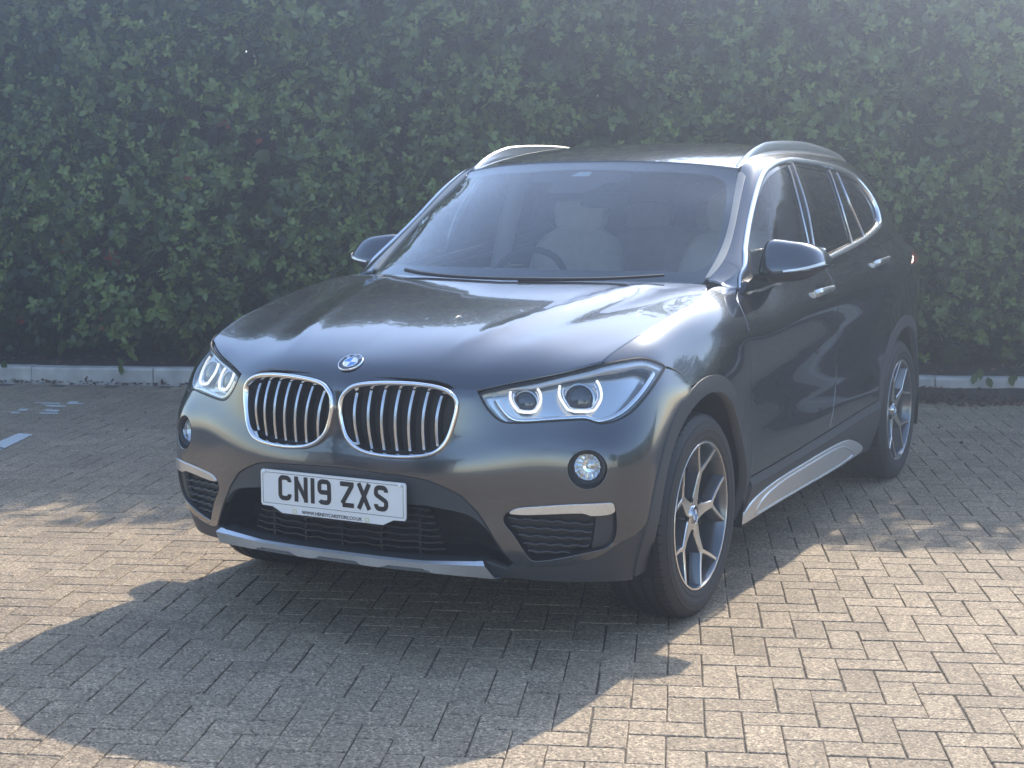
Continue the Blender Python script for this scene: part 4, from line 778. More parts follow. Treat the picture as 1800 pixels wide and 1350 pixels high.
# recess walls and wavy slats
def front_y(x, z):
    """y of the front skin at (x, z)"""
    n = 170; Tt = SIDE.T[:n].reshape(-1, 3); k = np.argmin((Tt[:, 0]-x)**2+(Tt[:, 2]-z)**2); return Tt[k, 1]
hp = SIDE.P(np.vstack([hole, ]), -.02); back = hp*[.90, 1, 1]+[0, .09, 0]; back[:, 2] = (back[:, 2]-.37)*.86+.37
acc = Acc(); n = len(hp); acc.add(np.vstack([hp, back]), [(i, i+1, n+i+1, n+i) for i in range(n-1)])
c2 = [tuple(p) for p in back]; acc.add(c2+[(0, back[0, 1]-.004, .37)], [(i, i+1, n) for i in range(n-1)]); acc.mirror_all()
rec_o = obj("intake_recess", acc.mesh("intake_recess", M_black), lower)
zlo, zhi = .312, .452
def half_w(z): return .355-.05*(z-zlo)/(zhi-zlo)-.012
for k in range(7):
    z = zlo+(zhi-zlo)*(k+.35)/7; w = half_w(z)+.01; n = 49; xs = np.linspace(-w, w, n); acc = Acc(); V = []
    for i, x in enumerate(xs):
        ph = (x/.085) % 1; wv = .0019*max(-1, min(1, (abs(ph-.5)*4-1)*2.2))
        y = front_y(abs(x), .40)+.028+.01*(abs(x)/w)**2; zz = z+wv*.9
        V += [(x, y, zz+.0030), (x, y-.006, zz+.002), (x, y-.006, zz-.0025), (x, y+.03, zz-.005)]
    F = [(4*i+j, 4*i+(j+1) % 4, 4*i+4+(j+1) % 4, 4*i+4+j) for i in range(n-1) for j in range(4)]; acc.add(V, F); obj("grille_slat", acc.mesh("grille_slat", M_black, 30), lower)
for x in (-.27, -.14, 0, .14, .27):
    y = front_y(abs(x), .40)+.034; acc = box((x-.004, y, zlo-.01), (x+.004, y+.02, zhi)); obj("grille_post", acc.mesh("grille_post", M_black), lower)
# air-dam skid plate: silver, three dark notches
xe = .498; acc = Acc(); n = 61; V = []; xs = np.linspace(-xe, xe, n)
notch = [(-.32, -.157), (-.087, .087), (.157, .32)]
def skid_y(x): return .031+.075*(abs(x)/.47)**2.6*.62
for x in xs:
    e = max(0, (abs(x)-.30)/.2); y = skid_y(x); zt = .2835+.004*e; zb = .2555-.010*e
    inn = any(a < x < b for a, b in notch); 
    dips = max([0]+[min(1, min(x-a, b-x)/.020) for a, b in notch if a < x < b])
    zb2 = zb+.0105*dips
    flare = .012*e*e
    V += [(x*(.955 if e > .9 else 1), y+.075, .300), (x*(.975 if e > .9 else 1), y+.012-flare, zt+.006+.010*e), (x, y-flare, zt+.004*e), (x*(1.03 if e > .9 else 1), y+.006+.02*e, zb2), (x*(1.03 if e > .9 else 1), y+.03+.02*e, zb2-.004), (x, y+.13, zb-.012)]
F = [(6*i+j, 6*i+6+j, 6*i+7+j, 6*i+1+j) for i in range(n-1) for j in range(1, 5)]; acc.add(V, F); skid = obj("skid_plate", acc.mesh("skid_plate", M_silver, 25), car)
acc = Acc(); acc.add(V, [(6*i, 6*i+6, 6*i+7, 6*i+1) for i in range(n-1)]); obj("skid_shelf", acc.mesh("skid_shelf", M_plast, 25), skid)
for a, b in notch:
    acc = Acc(); V = []; xs2 = np.linspace(a, b, 13)
    for x in xs2:
        y = skid_y(x)+.007; V += [(x, y, .268), (x, y-.001, .2560), (x, y+.02, .248), (x, y+.06, .244)]
    acc.add(V, [(4*i+j, 4*i+4+j, 4*i+5+j, 4*i+1+j) for i in range(12) for j in range(3)]); obj("skid_notch", acc.mesh("skid_notch", M_notch, 30), skid)

# --- kidneys
def kidney(side):
    acc = strip(SIDE, inset(kid, .006), [(.0055, -.006), (.0062, .005), (.0040, .013), (-.0005, .0155), (-.0050, .0140), (-.0085, .007), (-.0105, -.004), (-.014, -.04)])
    fr = acc if side > 0 else acc.mirrored(); g = obj("kidney_grille", fr.mesh("kidney_grille", M_chrome, 50), car)
    acc = panel(SIDE, inset(kid, .02), off=-.045, rims=False, res=.03, gap=0); acc = acc if side > 0 else acc.mirrored(); obj("grille_back", acc.mesh("grille_back", M_black), g)
    nb = 7
    for k in range(nb):
        s = np.linspace(0, 1, 13); uv = BK['bar_top'][k][None]*(1-s[:, None])+BK['bar_bot'][k][None]*s[:, None]
        off = -.016+.030*np.sin(np.pi*s**.8)**1.0
        pa = SIDE.P(BK['bar_top'][k][None], 0)[0]+[0, .012, 0]; pb = SIDE.P(BK['bar_bot'][k][None], 0)[0]+[0, .012, 0]
        P = pa*(1-s[:, None])+pb*s[:, None]+np.array([0, -.020, 0])*np.sin(np.pi*s**.9)[:, None]; N = np.repeat([[0, -1., .05]], 13, 0)
        w = .0047; V = []
        for p, nn in zip(P, N):
            t = np.array([1., 0, 0])-nn*nn[0]; t /= np.linalg.norm(t)
            V += [p-t*w-nn*.002, p-t*w*.8, p+t*w*.8, p+t*w-nn*.002]
        ac = Acc(); ac.add(V, [(4*i+j, 4*i+j+1, 4*i+5+j, 4*i+4+j) for i in range(12) for j in range(3)]+[(0, 1, 2, 3), (51, 50, 49, 48)])
        V2 = []
        for p, nn in zip(P, N):
            t = np.array([1., 0, 0])-nn*nn[0]; t /= np.linalg.norm(t); V2 += [p-t*w-nn*.0022, p+t*w-nn*.0022, p+t*w*.6-nn*.035, p-t*w*.6-nn*.035]
        a2 = Acc(); a2.add(V2, [(4*i+j, 4*i+(j+1) % 4, 4*i+4+(j+1) % 4, 4*i+4+j) for i in range(12) for j in range(4)]+[(3, 2, 1, 0), (48, 49, 50, 51)])
        if side < 0: ac = ac.mirrored(); a2 = a2.mirrored()
        b = obj("grille_bar", ac.mesh("grille_bar", M_satin, 60), g); obj("bar_web", a2.mesh("bar_web", M_black, 30), g)
    return g
kidney(1); kidney(-1)

# --- headlights
big = smooth_loop(BK['halo_big'], .005, closed=False, it=1); sml = smooth_loop(BK['halo_small'], .005, closed=False, it=1)
def shrink(P, c, f): return c+(P-c)*f
def headlight(side):
    fx = (lambda a: a) if side > 0 else (lambda a: a.mirrored())
    L = inset(ccw(lamp), .004)
    acc = Acc(); inn = inset(L, .010); n = len(L)
    A = SIDE.P(L, -.004); B = SIDE.P(np.clip(inn, 0, [9, VM]), -.050); acc.add(np.vstack([A, B]), [(i, (i+1) % n, n+(i+1) % n, n+i) for i in range(n)])
    v, f = fill(resample(inn, .02), (), .03); acc.add(SIDE.P(v, -.052), f)
    h = obj("headlight", fx(acc).mesh("headlight", M_bowl, 40), car)
    obj("lamp_seal", fx(strip(SIDE, ccw(lamp), [(.001, -.012), (.001, .0005), (-.0045, .0005), (-.0055, -.012)])).mesh("lamp_seal", M_black), h)
    # bright lower rim of the housing
    lo = lower_lamp[4:-1]; c = lamp.mean(0)
    line = smooth_loop(lo+(c-lo)*.13, .012, closed=False, it=1); obj("lamp_trim", fx(strip(SIDE, line, [(-.009, -.016), (-.004, -.010), (.004, -.011), (.010, -.022)], closed=False)).mesh("lamp_trim", M_refl, 60), h)
    # silver band over the light guides, imitating sky reflected in the lens
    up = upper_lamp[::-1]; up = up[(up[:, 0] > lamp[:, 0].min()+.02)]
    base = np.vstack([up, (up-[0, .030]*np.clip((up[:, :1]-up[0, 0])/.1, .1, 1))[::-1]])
    ac = panel(SIDE, base, off=-.010, rims=True, depth=.02, res=.02, gap=.003); obj("lamp_sky_sheen", fx(ac).mesh("lamp_sky_sheen", M_silver), h)
    for hl, c, r in ((big, BK['halo_c'][0], .041), (sml, BK['halo_c'][1], .033)):
        P = SIDE.P(hl, -.020); g = obj("light_guide", fx(tube(P, .0042, 8)).mesh("light_guide", M_halo, 60), h)
        P2 = SIDE.P(shrink(hl, c, .80), -.026); obj("guide_bezel", fx(tube(P2, .0035, 6)).mesh("guide_bezel", M_refl, 60), h)
        N = SIDE.Nn(c[None])[0]; N = N*.35+np.array([.12, -1, .05])*.65; N /= np.linalg.norm(N); P0 = SIDE.P(c[None], -.046)[0]
        q = Vector(N).to_track_quat('Z', 'Y').to_matrix(); prof = [(-.01, r*1.22), (.012, r*1.18), (.014, r*1.04), (.006, r)]
        ac = lathe(prof, 32, 'z'); ac.V = [tuple(Vector(P0)+q@Vector(v)) for v in ac.V]; obj("projector_ring", fx(ac).mesh("projector_ring", M_bowl, 30), h)
        prof = [(.004+.016*math.cos(t), r*math.sin(t)) for t in np.linspace(math.pi/2, .02, 9)]
        ac = lathe(prof, 32, 'z'); ac.V = [tuple(Vector(P0)+q@Vector(v)) for v in ac.V]; obj("projector", fx(ac).mesh("projector", M_proj, 60), h)
    # ribbed outer reflector
    m = lambda a, b, t: a*(1-t)+b*t
    o0 = upper_lamp[2]; 
    for k in range(6):
        a = lamp[np.argmax(lamp[:, 0])]+np.array([-.035-.012*k, .006-.004*k]); uv = np.array([a, a+(-.022, -.032)])
        obj("reflector_rib", fx(tube(SIDE.P(resample(uv, .01, False), -.02), .0022, 5)).mesh("reflector_rib", M_refl), h)
    uv = np.array([lamp[np.argmax(lamp[:, 0])]+(-.10, -.075), lamp[np.argmax(lamp[:, 0])]+(-.022, -.035)])
    obj("side_marker", fx(strip(SIDE, resample(uv, .01, False), [(-.006, -.022), (-.006, -.012), (.006, -.012), (.006, -.022)], closed=False)).mesh("side_marker", M_amber), h)
    obj("lens", fx(panel(SIDE, L, off=-.0015, rims=False, res=.02, gap=0)).mesh("lens", M_lens), h)
headlight(1); headlight(-1)

# --- fog lamps and ducts in the bumper
def foglamp(side):
    fx = (lambda a: a) if side > 0 else (lambda a: a.mirrored())
    L = inset(ccw(fog), .001); c = fog.mean(0); acc = Acc(); n = len(L)
    rings = [(L, -.001), (shrink(L, c, .93), -.012), (shrink(L, c+[.004, .002], .80), -.034)]
    P = [SIDE.P(l, o) for l, o in rings]; acc.add(np.vstack(P), [(r*n+i, r*n+(i+1) % n, (r+1)*n+(i+1) % n, (r+1)*n+i) for r in range(2) for i in range(n)])
    g = obj("fog_lamp", fx(acc).mesh("fog_lamp", M_black, 60), bumper)
    C = SIDE.P(c[None]+[.003, .002], -.040)[0]; N = SIDE.Nn(c[None])[0]*.3+np.array([.10, -1, .02])*.7; q = Vector(N/np.linalg.norm(N)).to_track_quat('Z', 'Y').to_matrix()
    def put(prof, nm, m, seg=32, sharp=40):
        ac = lathe(prof, seg, 'z'); ac.V = [tuple(Vector(C)+q@Vector(v)) for v in ac.V]; obj(nm, fx(ac).mesh(nm, m, sharp), g)
    put([(-.02, .060), (.020, .056), (.024, .050), (.018, .042), (.010, .040)], "fog_bezel", M_plast)
    put([(.014, .040), (.004, .034), (-.012, .020), (-.016, .001)], "fog_reflector", M_refl, 14, 10)
    put([(.018-.010*(r/.042)**2, r) for r in (.0415, .036, .028, .018, .008, .0005)], "fog_lens", M_lens)
    put([(-.014, .0001), (-.014, .007), (.004, .007), (.006, .0001)], "fog_bulb", M_satin, 16)
    return g
foglamp(1); foglamp(-1)
def air_duct(side):
    fx = (lambda a: a) if side > 0 else (lambda a: a.mirrored())
    L = inset(ccw(duct), .002); c = duct.mean(0); inn = shrink(L, c, .93); n = len(L); acc = Acc()
    acc.add(np.vstack([SIDE.P(L, -.002), SIDE.P(inn, -.030)]), [(i, (i+1) % n, n+(i+1) % n, n+i) for i in range(n)]); v, f = fill(resample(inn, .02), (), .03); acc.add(SIDE.P(v, -.031), f)
    g = obj("air_duct", fx(acc).mesh("air_duct", M_black, 40), bumper)
    obj("duct_blade", fx(panel(SIDE, smooth_loop(BK['blade'], .006, it=1), off=.004, depth=.02, res=.008, gap=0)).mesh("duct_blade", M_satin), g)
    sp = BK['duct_split']; right = np.array([p for p in inset(duct, .004) if p[0] > sp[0, 0]+.0])
    ds = ccw(inset(ccw(duct), .004)); ds = ds[ds[:, 0] > sp[:, 0].mean()]; ds = ds[np.argsort(np.arctan2(ds[:, 1]-ds[:, 1].mean(), ds[:, 0]-ds[:, 0].mean()))]
    obj("duct_blank", fx(panel(SIDE, ds, off=-.012, depth=.015, res=.02, gap=.001)).mesh("duct_blank", M_plast), g)
    u0, u1 = ds[:, 0].min()-.004, ccw(duct)[:, 0].min(); lo, hi = duct[:, 1].min(), BK['blade'][:, 1].min()
    for k in range(5):
        v = hi-.012-(hi-lo-.02)*(k+.2)/5; q = np.array([(u, v) for u in np.linspace(u1, u0, 120)]); q = q[inside(shrink(ccw(duct), c, .95), q)]
        if len(q) < 4: continue
        w = np.sin((q[:, 0]-q[0, 0])/.045*2*np.pi)*.0016; q[:, 1] += np.sign(w)*np.minimum(abs(w)*2, .0016)
        obj("duct_slat", fx(strip(SIDE, q, [(-.004, -.028), (-.003, -.013), (.001, -.012), (.002, -.028)], closed=False)).mesh("duct_slat", M_plast, 50), g)
air_duct(1); air_duct(-1)

# --- bonnet
hf = BK['hood_front'].copy(); hs = BK['hood_side']; hf[0, 1] = 0
bon = np.vstack([hf, hs, [(HOOD.U[-1]-.004, HOOD.V[-1]*.97), (HOOD.U[-1]-.001, HOOD.V[-1]*.9), (HOOD.U[-1], 0)]])
bonnet = full("bonnet", panel(HOOD, bon, depth=.02, res=.03, ca=1, gap=.0036), M_paint)
# badge
rp = HOOD.P(np.array([[BK['roundel'][0, 0], 0.0]]))[0]; rn = HOOD.Nn(np.array([[BK['roundel'][0, 0], 0.0]]))[0]; rn[0] = 0; rn /= np.linalg.norm(rn)
def badge(P0, N, R, parent, up=Vector((0, 0, 1)), letters=True):
    Z = Vector(N).normalized(); X = up.cross(Z).normalized(); Y = Z.cross(X); B = Matrix((X, Y, Z)).transposed()
    tr = lambda v: tuple(Vector(P0)+B@Vector(v))
    ac = lathe([(-.001, R), (.003, R), (.0045, R*.97), (.0045, R*.93), (.003, R*.92)], 40, 'z'); ac.V = [tr(v) for v in ac.V]; g = obj("badge", ac.mesh("badge", M_chrome, 40), parent)
    ac = lathe([(.0032, R*.93), (.0032, R*.60)], 40, 'z'); ac.V = [tr(v) for v in ac.V]; obj("badge_ring", ac.mesh("badge_ring", M_gloss), g)
    ac = lathe([(.0034, R*.62), (.0042, R*.61), (.0042, R*.57), (.0034, R*.56)], 32, 'z'); ac.V = [tr(v) for v in ac.V]; obj("badge_inner_ring", ac.mesh("badge_inner_ring", M_chrome), g)
    for k in range(4):
        a = np.linspace(k*math.pi/2, (k+1)*math.pi/2, 9); V = [(0, 0, .0036)]+[(R*.57*math.cos(t), R*.57*math.sin(t), .0036) for t in a]
        ac = Acc(); ac.add([tr(v) for v in V], [(0, i, i+1) for i in range(1, 9)]); obj("badge_quarter", ac.mesh("badge_quarter", M_ewhite if k in (0, 2) else M_blue), g)
    if letters:
        for ch, ang in (("B", 132), ("M", 90), ("W", 48)):
            o = text_obj("badge_letter", ch, R*.36, M_refl, g); t = math.radians(ang); o.matrix_local = Matrix.Translation(Vector(P0)-Vector(parent_org)) @ B.to_4x4() @ Matrix.Translation((R*.765*math.cos(t), R*.765*math.sin(t), .0034)) @ Matrix.Rotation(t-math.pi/2, 4, 'Z')
    return g
parent_org = (0, 0, 0)
def text_obj(name, s, size, m, parent, bold=.0):
    cu = bpy.data.curves.new(name, 'FONT'); cu.body = s; cu.size = size*1.4; cu.align_x = 'CENTER'; cu.align_y = 'CENTER'; cu.extrude = .0003; cu.offset = bold; cu.resolution_u = 3
    t = bpy.data.objects.new(name, cu); COL.objects.link(t); bpy.context.view_layer.update()
    me = bpy.data.meshes.new_from_object(t.evaluated_get(bpy.context.evaluated_depsgraph_get())); bpy.data.objects.remove(t); me.materials.clear(); me.materials.append(m)
    o = bpy.data.objects.new(name, me); COL.objects.link(o); o.parent = parent; return o
bg_badge = badge(rp+rn*.001, rn, .041, bonnet)

# --- number plate: letters are their own flat print
plate_y, plate_z = .0195, .4715; PW, PH = .265, .0615
def pl3(x, z, h): return (x, plate_y-h, plate_z+z)
tab = [(-.265, -.056), (-.215, -.0605), (-.185, -.076), (.185, -.076), (.215, -.0605), (.265, -.056)]
outl = np.array([(-PW, -.050), (-PW+.004, -.057), (-.222, -.0585), (-.185, -.0765), (.185, -.0765), (.222, -.0585), (PW-.004, -.057), (PW, -.050), (PW, .050), (PW-.005, .0565), (-PW+.005, .0565), (-PW, .050)])
acc = prism(outl, 0, .006, to3=lambda x, y, h: pl3(x, y, h)); plate = obj("number_plate", acc.mesh("number_plate", M_white, 30), car)
o_ = inset(np.array([(-PW, -.0565), (PW, -.0565), (PW, .0565), (-PW, .0565)]), .0075); i_ = inset(o_, .0014)
acc = Acc(); n = 4; acc.add([pl3(x, z, .0066) for x, z in np.vstack([o_, i_])], [(i, (i+1) % 4, 4+(i+1) % 4, 4+i) for i in range(4)]); obj("plate_border", acc.mesh("plate_border", M_letter), plate)
CH, CW, SW = .079, .050, .0145
h, w = CH/2, CW/2-SW/2; hh = h-SW/2; r = .0115
def arc(cx, cy, rx, ry, a0, a1, n=7): return [(cx+rx*math.cos(math.radians(t)), cy+ry*math.sin(math.radians(t))) for t in np.linspace(a0, a1, n)]
GLY = {
 'C': [arc(w-r, hh-r, r, r, 0, 90)[0:0]+[(w, .0187)]+arc(w-r, hh-r, r, r, 0, 90)+arc(-w+r, hh-r, r, r, 90, 180)+arc(-w+r, -hh+r, r, r, 180, 270)+arc(w-r, -hh+r, r, r, 270, 360)+[(w, -.0187)]],
 'N': [[(-w, -h), (-w, h)], [(w, -h), (w, h)], [(-w-.002, h-.006), (w+.002, -h+.006)]],
 '1': [[(0, -h), (0, h)]],
 '9': [arc(-w+r, hh-r, r, r, 180, 90)+arc(w-r, hh-r, r, r, 90, 0)+arc(w-r, -hh+r, r, r, 0, -90)+arc(-w+r, -hh+r, r, r, -90, -150), [(w, -.0005)]+arc(-w+r*.8, .0+r*.8-.001, r*.8, r*.8, 270, 180)+arc(-w+r, hh-r, r, r, 180, 120)],
 'Z': [[(-w-.007, hh), (w-.001, hh)], [(w, hh-.004), (-w, -hh+.004)], [(-w+.001, -hh), (w+.007, -hh)]],
 'X': [[(-w-.001, h), (w+.001, -h)], [(w+.001, h), (-w-.001, -h)]],
 'S': [[(w, .0187)]+arc(w-r, hh-r, r, r, 0, 90)+arc(-w+r, hh-r, r, r, 90, 180)+arc(-w+r, .0145, r, r*.75, 180, 245)+arc(w-r, -.0135, r, r*.75, 65, 0)+arc(w-r, -hh+r, r, r, 0, -90)+arc(-w+r, -hh+r, r, r, -90, -180)+[(-w, -.0187)]],
}
GLY['Z'][0] = [(-w-.007, hh), (w+.007, hh)]
adv = CW+.011; x = 0; xs = []
for ch in "CN19 ZXS":
    if ch == ' ': x += .033-.011+.0; continue
    wd = SW if ch == '1' else CW; xs.append((ch, x+wd/2)); x += wd+.011
tot = x-.011; k = 0
for ch, xc in xs:
    ac = Acc()
    for q, ln in enumerate(GLY[ch]):
        a, b = stroke(ln, SW); n = len(a); hgt = .0068+.0002*q; V = [pl3(xc-tot/2+p[0]+.003, p[1]+.004, hgt) for p in np.vstack([a, b])]; ac.add(V, [(i, i+1, n+i+1, n+i) for i in range(n-1)])
    obj("plate_character", ac.mesh("plate_character", M_letter), plate)
t = text_obj("dealer_web_print", "WWW.HENDYCARSTORE.CO.UK", .0105, M_letter, plate, bold=.0002)
RX = Matrix.Rotation(math.pi/2, 4, 'X'); t.matrix_local = Matrix.Translation((0, plate_y-.0067, plate_z-.0675)) @ RX
for x in (-.138, .128):
    fr = Acc(); a, b = stroke([(x-.006, -.0725), (x+.006, -.0725), (x+.006, -.0615), (x-.006, -.0615), (x-.006, -.0718)], .0018); n = len(a)
    fr.add([pl3(p[0], p[1], .0067) for p in np.vstack([a, b])], [(i, i+1, n+i+1, n+i) for i in range(n-1)]); obj("printed_square", fr.mesh("printed_square", M_yell), plate)
for x, z in ((-.252, .0475), (.244, .0475)):
    ac = lathe([(0, .0001), (0, .0055), (.003, .0055), (.005, .003), (.0052, .0001)], 16, 'z'); ac.V = [pl3(x+a, z+b, .006+c) for a, b, c in ac.V]; obj("plate_screw", ac.mesh("plate_screw", M_ewhite, 40), plate)

# --- wings
hl = BK['hoodline']; uj = lambda y: S_u(y)
dF = BK['door_f']; tA = a_front
kA = np.argmin(np.hypot(*(tA-seam[-1]).T)); kB = np.argmin(np.hypot(*(tA-dF[-3]).T))
dF_low = dF[dF[:, 1] > tA[len(tA)//2, 1]-.9]
kE = np.argmax(tA[:, 0])
arc_up = tA[kA:kE+1]
dcut = dF[dF[:, 1] > arc_up[-1, 1]]
wing = np.vstack([upper_lamp[::-1][np.argsort(upper_lamp[::-1][:, 0])][0:0], seam, arc_up[1:], dcut[::-1], [(dF[0, 0], VM)], [(hl[0, 0], VM)], ])
ul = upper_lamp[(upper_lamp[:, 0] > hl[0, 0]-.002)]; ul = ul[np.argsort(ul[:, 0])]
wing = np.vstack([seam, arc_up[1:], dcut[::-1], [(dF[0, 0], VM)], [(ul[0, 0], VM)], ul[:-1]])
wing_acc = panel(SIDE, wing, depth=.015, res=.025, gap=.0034)

# --- doors and quarter panel
dB, dR, sl = BK['door_b'], BK['door_r'], BK['sillline']
def cut_sill(u): return np.interp(u, sl[:, 0], sl[:, 1])
sF = sl[(sl[:, 0] > dF[-2, 0]+.01) & (sl[:, 0] < dB[-1, 0]-.01)]; sR = sl[(sl[:, 0] > dB[-1, 0]+.01)]
uF = dF[-1, 0]; uB = dB[-1, 0]
front_door = np.vstack([dF[::1][[i for i in range(len(dF)) if dF[i, 1] > cut_sill(dF[i, 0])]], [(uF, cut_sill(uF))], sF, [(uB, cut_sill(uB))], dB[::-1], [(dB[0, 0], VM)], [(dF[0, 0], VM)]])
door1 = half("front_door", panel(SIDE, front_door, depth=.015, res=.03), M_paint)
aRf = aRo if aRo[0, 0] < aRo[-1, 0] else aRo[::-1]
kR = np.argmin(np.hypot(*(aRf-dR[-1]).T)); kS = np.argmin(np.abs(aRf[:len(aRf)//2, 1]-cut_sill(3.0 if False else sl[-1, 0])))
rear_door = np.vstack([dB, [(uB, cut_sill(uB))], sR, aRf[kS:kR+1], dR[::-1], [(dR[0, 0], VM), (dB[0, 0], VM)]])
door2 = half("rear_door", panel(SIDE, rear_door, depth=.015, res=.03), M_paint)
uT = S_u(4.1)
quarter = np.vstack([dR, aRf[kR:][:-6], [(aRf[-6, 0], aRf[-6, 1])], [(aRf[-6, 0]+.25, aRf[-6, 1]), (SIDE.U[-1]-.001, aRf[-6, 1]), (SIDE.U[-1]-.001, VM-.001), (dR[0, 0], VM)]])
half("rear_quarter", panel(SIDE, quarter, depth=.015, res=.04), M_paint)
rb = np.vstack([[aRf[-6]], aRf[-6:], [(aRf[-1, 0], 0.01), (SIDE.U[-1], .01), (SIDE.U[-1], aRf[-6, 1])]])
half("rear_bumper", panel(SIDE, rb, depth=.015, res=.05), M_plast)
# shut-line strip under the windows is part of CABIN (body colour)

# --- wheel-arch trims and sill cladding (proud of the skin)
def band(o, i): return np.vstack([o, i[::-1]])
aFi_ = aFi if aFi[0, 0] < aFi[-1, 0] else aFi[::-1]; aRi_ = aRi if aRi[0, 0] < aRi[-1, 0] else aRi[::-1]
cutF = lambda L: L[~((L[:, 0] < L[:, 0].mean()) & (L[:, 1] < .075))]
a1 = half("wheel_arch_trim", panel(SIDE, band(tA, aFi_), off=.004, depth=.03, res=.02, gap=.001), M_plast)
a2 = half("wheel_arch_trim", panel(SIDE, band(aRf, aRi_), off=.004, depth=.03, res=.02, gap=.001), M_plast)
kf = len(tA)-1; u0 = tA[-1, 0]; u1 = aRf[0, 0]
topline = np.array([(u, cut_sill(u)-.002) for u in np.linspace(u0+.004, u1-.004, 40)])
pf = tA[tA[:, 0] > tA[:, 0].max()-.12]; pf = pf[pf[:, 1] < topline[0, 1]+.02]; 
sill = np.vstack([topline, [(u1-.004, .002)], [(u0+.004, .002)]])
# chamfered top edge that catches the sky
ac = panel(SIDE, np.vstack([topline-[0, .028], [(u1-.004, .001), (u0+.004, .001)]]), off=.015, depth=.03, res=.025, gap=0)
ac.hasn = True; half("sill_cladding", ac, M_plast)
ch = Acc(); A = SIDE.P(topline, .001); B = SIDE.P(topline-[0, .028], .015); n = len(A); N = np.cross(np.gradient(A, axis=0), B-A); N /= np.linalg.norm(N, axis=1, keepdims=True); N = N*np.sign(N[:, :1])
ch.add(np.vstack([A, B]), [(i, n+i, n+i+1, i+1) for i in range(n-1)], np.vstack([N, N])); half("sill_chamfer", ch, M_plast)
half("sill_blade", panel(SIDE, smooth_loop(BK['sillblade'], .02, it=2), off=.022, depth=.03, res=.02, gap=0), M_silver)
bl = smooth_loop(BK['sillblade'], .02, it=2); bc = bl.mean(0); half("sill_blade_crease", strip(SIDE, smooth_loop(shrink(BK['sillblade'], bc, .8), .02, it=2), [(.006, .020), (0, .026), (-.006, .020)]), M_silver)
# arch liners and under-floor
for cyy in (.838, 3.502):
    ac = Acc(); a = np.linspace(-.3, math.pi+.3, 24); V = [(xx, cyy+(.415)*math.cos(t), .335+.415*math.sin(t)) for xx in (.885, .50) for t in a]; n = len(a)
    ac.add(V, [(i, i+1, n+i+1, n+i) for i in range(n-1)]); ac.add([(.50, cyy+.415*math.cos(t), .335+.415*math.sin(t)) for t in a]+[(.5, cyy, .2)], [(i, i+1, n) for i in range(n-1)]); half("arch_liner", ac, M_void)
acc = box((-.72, .30, .215), (.72, 4.1, .26)); obj("underfloor", acc.mesh("underfloor", M_void), car)

# --- cabin skin, window surround, chrome, glass
CU, CV = CABIN.U[-1], CABIN.V[-1]
chrome = ccw(smooth_loop(BK['chrome'], .02, it=1)); ci = inset(chrome, .017)
full_cab = np.array([(0, 0), (CU, 0), (CU, CV), (0, CV)])
ps = BK['pilseam']; pv = np.interp
strip_w = .030
# A-pillar skin below the seam belongs to the wing
seam_line = np.array([(np.interp(v, [0, CV], [ps[-1, 0]-.02, ps[0, 0]+.004]), v) for v in (0, CV)])
us = ps[:, 0].mean()
skin = np.array([(us, 0), (CU, 0), (CU, CV-.002), (ps[0, 0]+.10, CV-.002), (ps[0, 0]+.05, CV-strip_w), (us, CV-strip_w)])
skin_acc = panel(CABIN, skin, [chrome], depth=.012, res=.028, gap=.001)
cab = half("cabin_side", skin_acc, M_paint)
tipP = np.array([(0, 0), (us, 0), (us, CV-strip_w), (0.004, CV-strip_w)])
tip = panel(CABIN, tipP, [], depth=.012, res=.02, gap=.0015); 
for a_ in (tip,): wing_acc.add(a_.V, a_.F, a_.N)
# the chrome reaches over the tip
half("front_wing", wing_acc, M_paint)
# windscreen side sealing strip
seal = np.array([(0.02, CV-strip_w+.002), (ps[0, 0]+.052, CV-strip_w+.002), (ps[0, 0]+.095, CV-.004), (ps[0, 0]+.095, CV), (0.02, CV)])
k_top = None
t5 = CABIN.T[:, -1]; uj2 = CABIN.U[np.argmin(np.hypot(t5[:, 1]-1.93, t5[:, 2]-1.455))]
seal = np.array([(.02, CV-strip_w+.002), (uj2-.03, CV-strip_w+.002), (uj2, CV-.012), (uj2, CV), (.02, CV)])
half("pillar_seal", panel(CABIN, seal, off=.003, depth=.012, res=.014, gap=0), M_satin if False else mat("grey_sealing_strip", (.30, .29, .27), .42, .2))
skin2 = np.array([(uj2, CV-strip_w), (ps[0, 0]+.05, CV-strip_w)])
surround = panel(CABIN, ci, [], off=-.009, rims=False, res=.03, gap=0)
gB, gC, sail = BK['pil_b'], BK['pil_c'], BK['sail']
def clip_in(P, d): 
    return P
gi = inset(ci, .010)
bl_, br_ = gB[:4], gB[4:][::-1]          # left edge top->bottom, right edge bottom->top reversed to top->bottom
cl_, cr_ = gC[:4], gC[4:][::-1]
def lineU(L, v): o = np.argsort(L[:, 1]); return np.interp(v, L[o, 1], L[o, 0])
def part(lo, hi):
    """piece of the daylight opening between two pillar lines"""
    G = resample(gi, .012); k = np.ones(len(G), bool)
    if lo is not None: k &= G[:, 0] > lineU(lo, G[:, 1])
    if hi is not None: k &= G[:, 0] < lineU(hi, G[:, 1])
    P = G[k]; c = P.mean(0); 
    # keep loop order; rotate so that the break is at the cut
    d = np.hypot(*(np.roll(P, -1, 0)-P).T); b = np.argsort(d)[-2:]
    return P
g1 = part(None, bl_); g2 = part(br_, cl_); g3 = part(cr_, None)
holes = [inset(ccw(g), .002) for g in (g1, g2, g3)]
sur = half("window_surround", panel(CABIN, ci, holes, off=-.006, depth=.012, res=.025, gap=0, hgap=0), M_gloss)
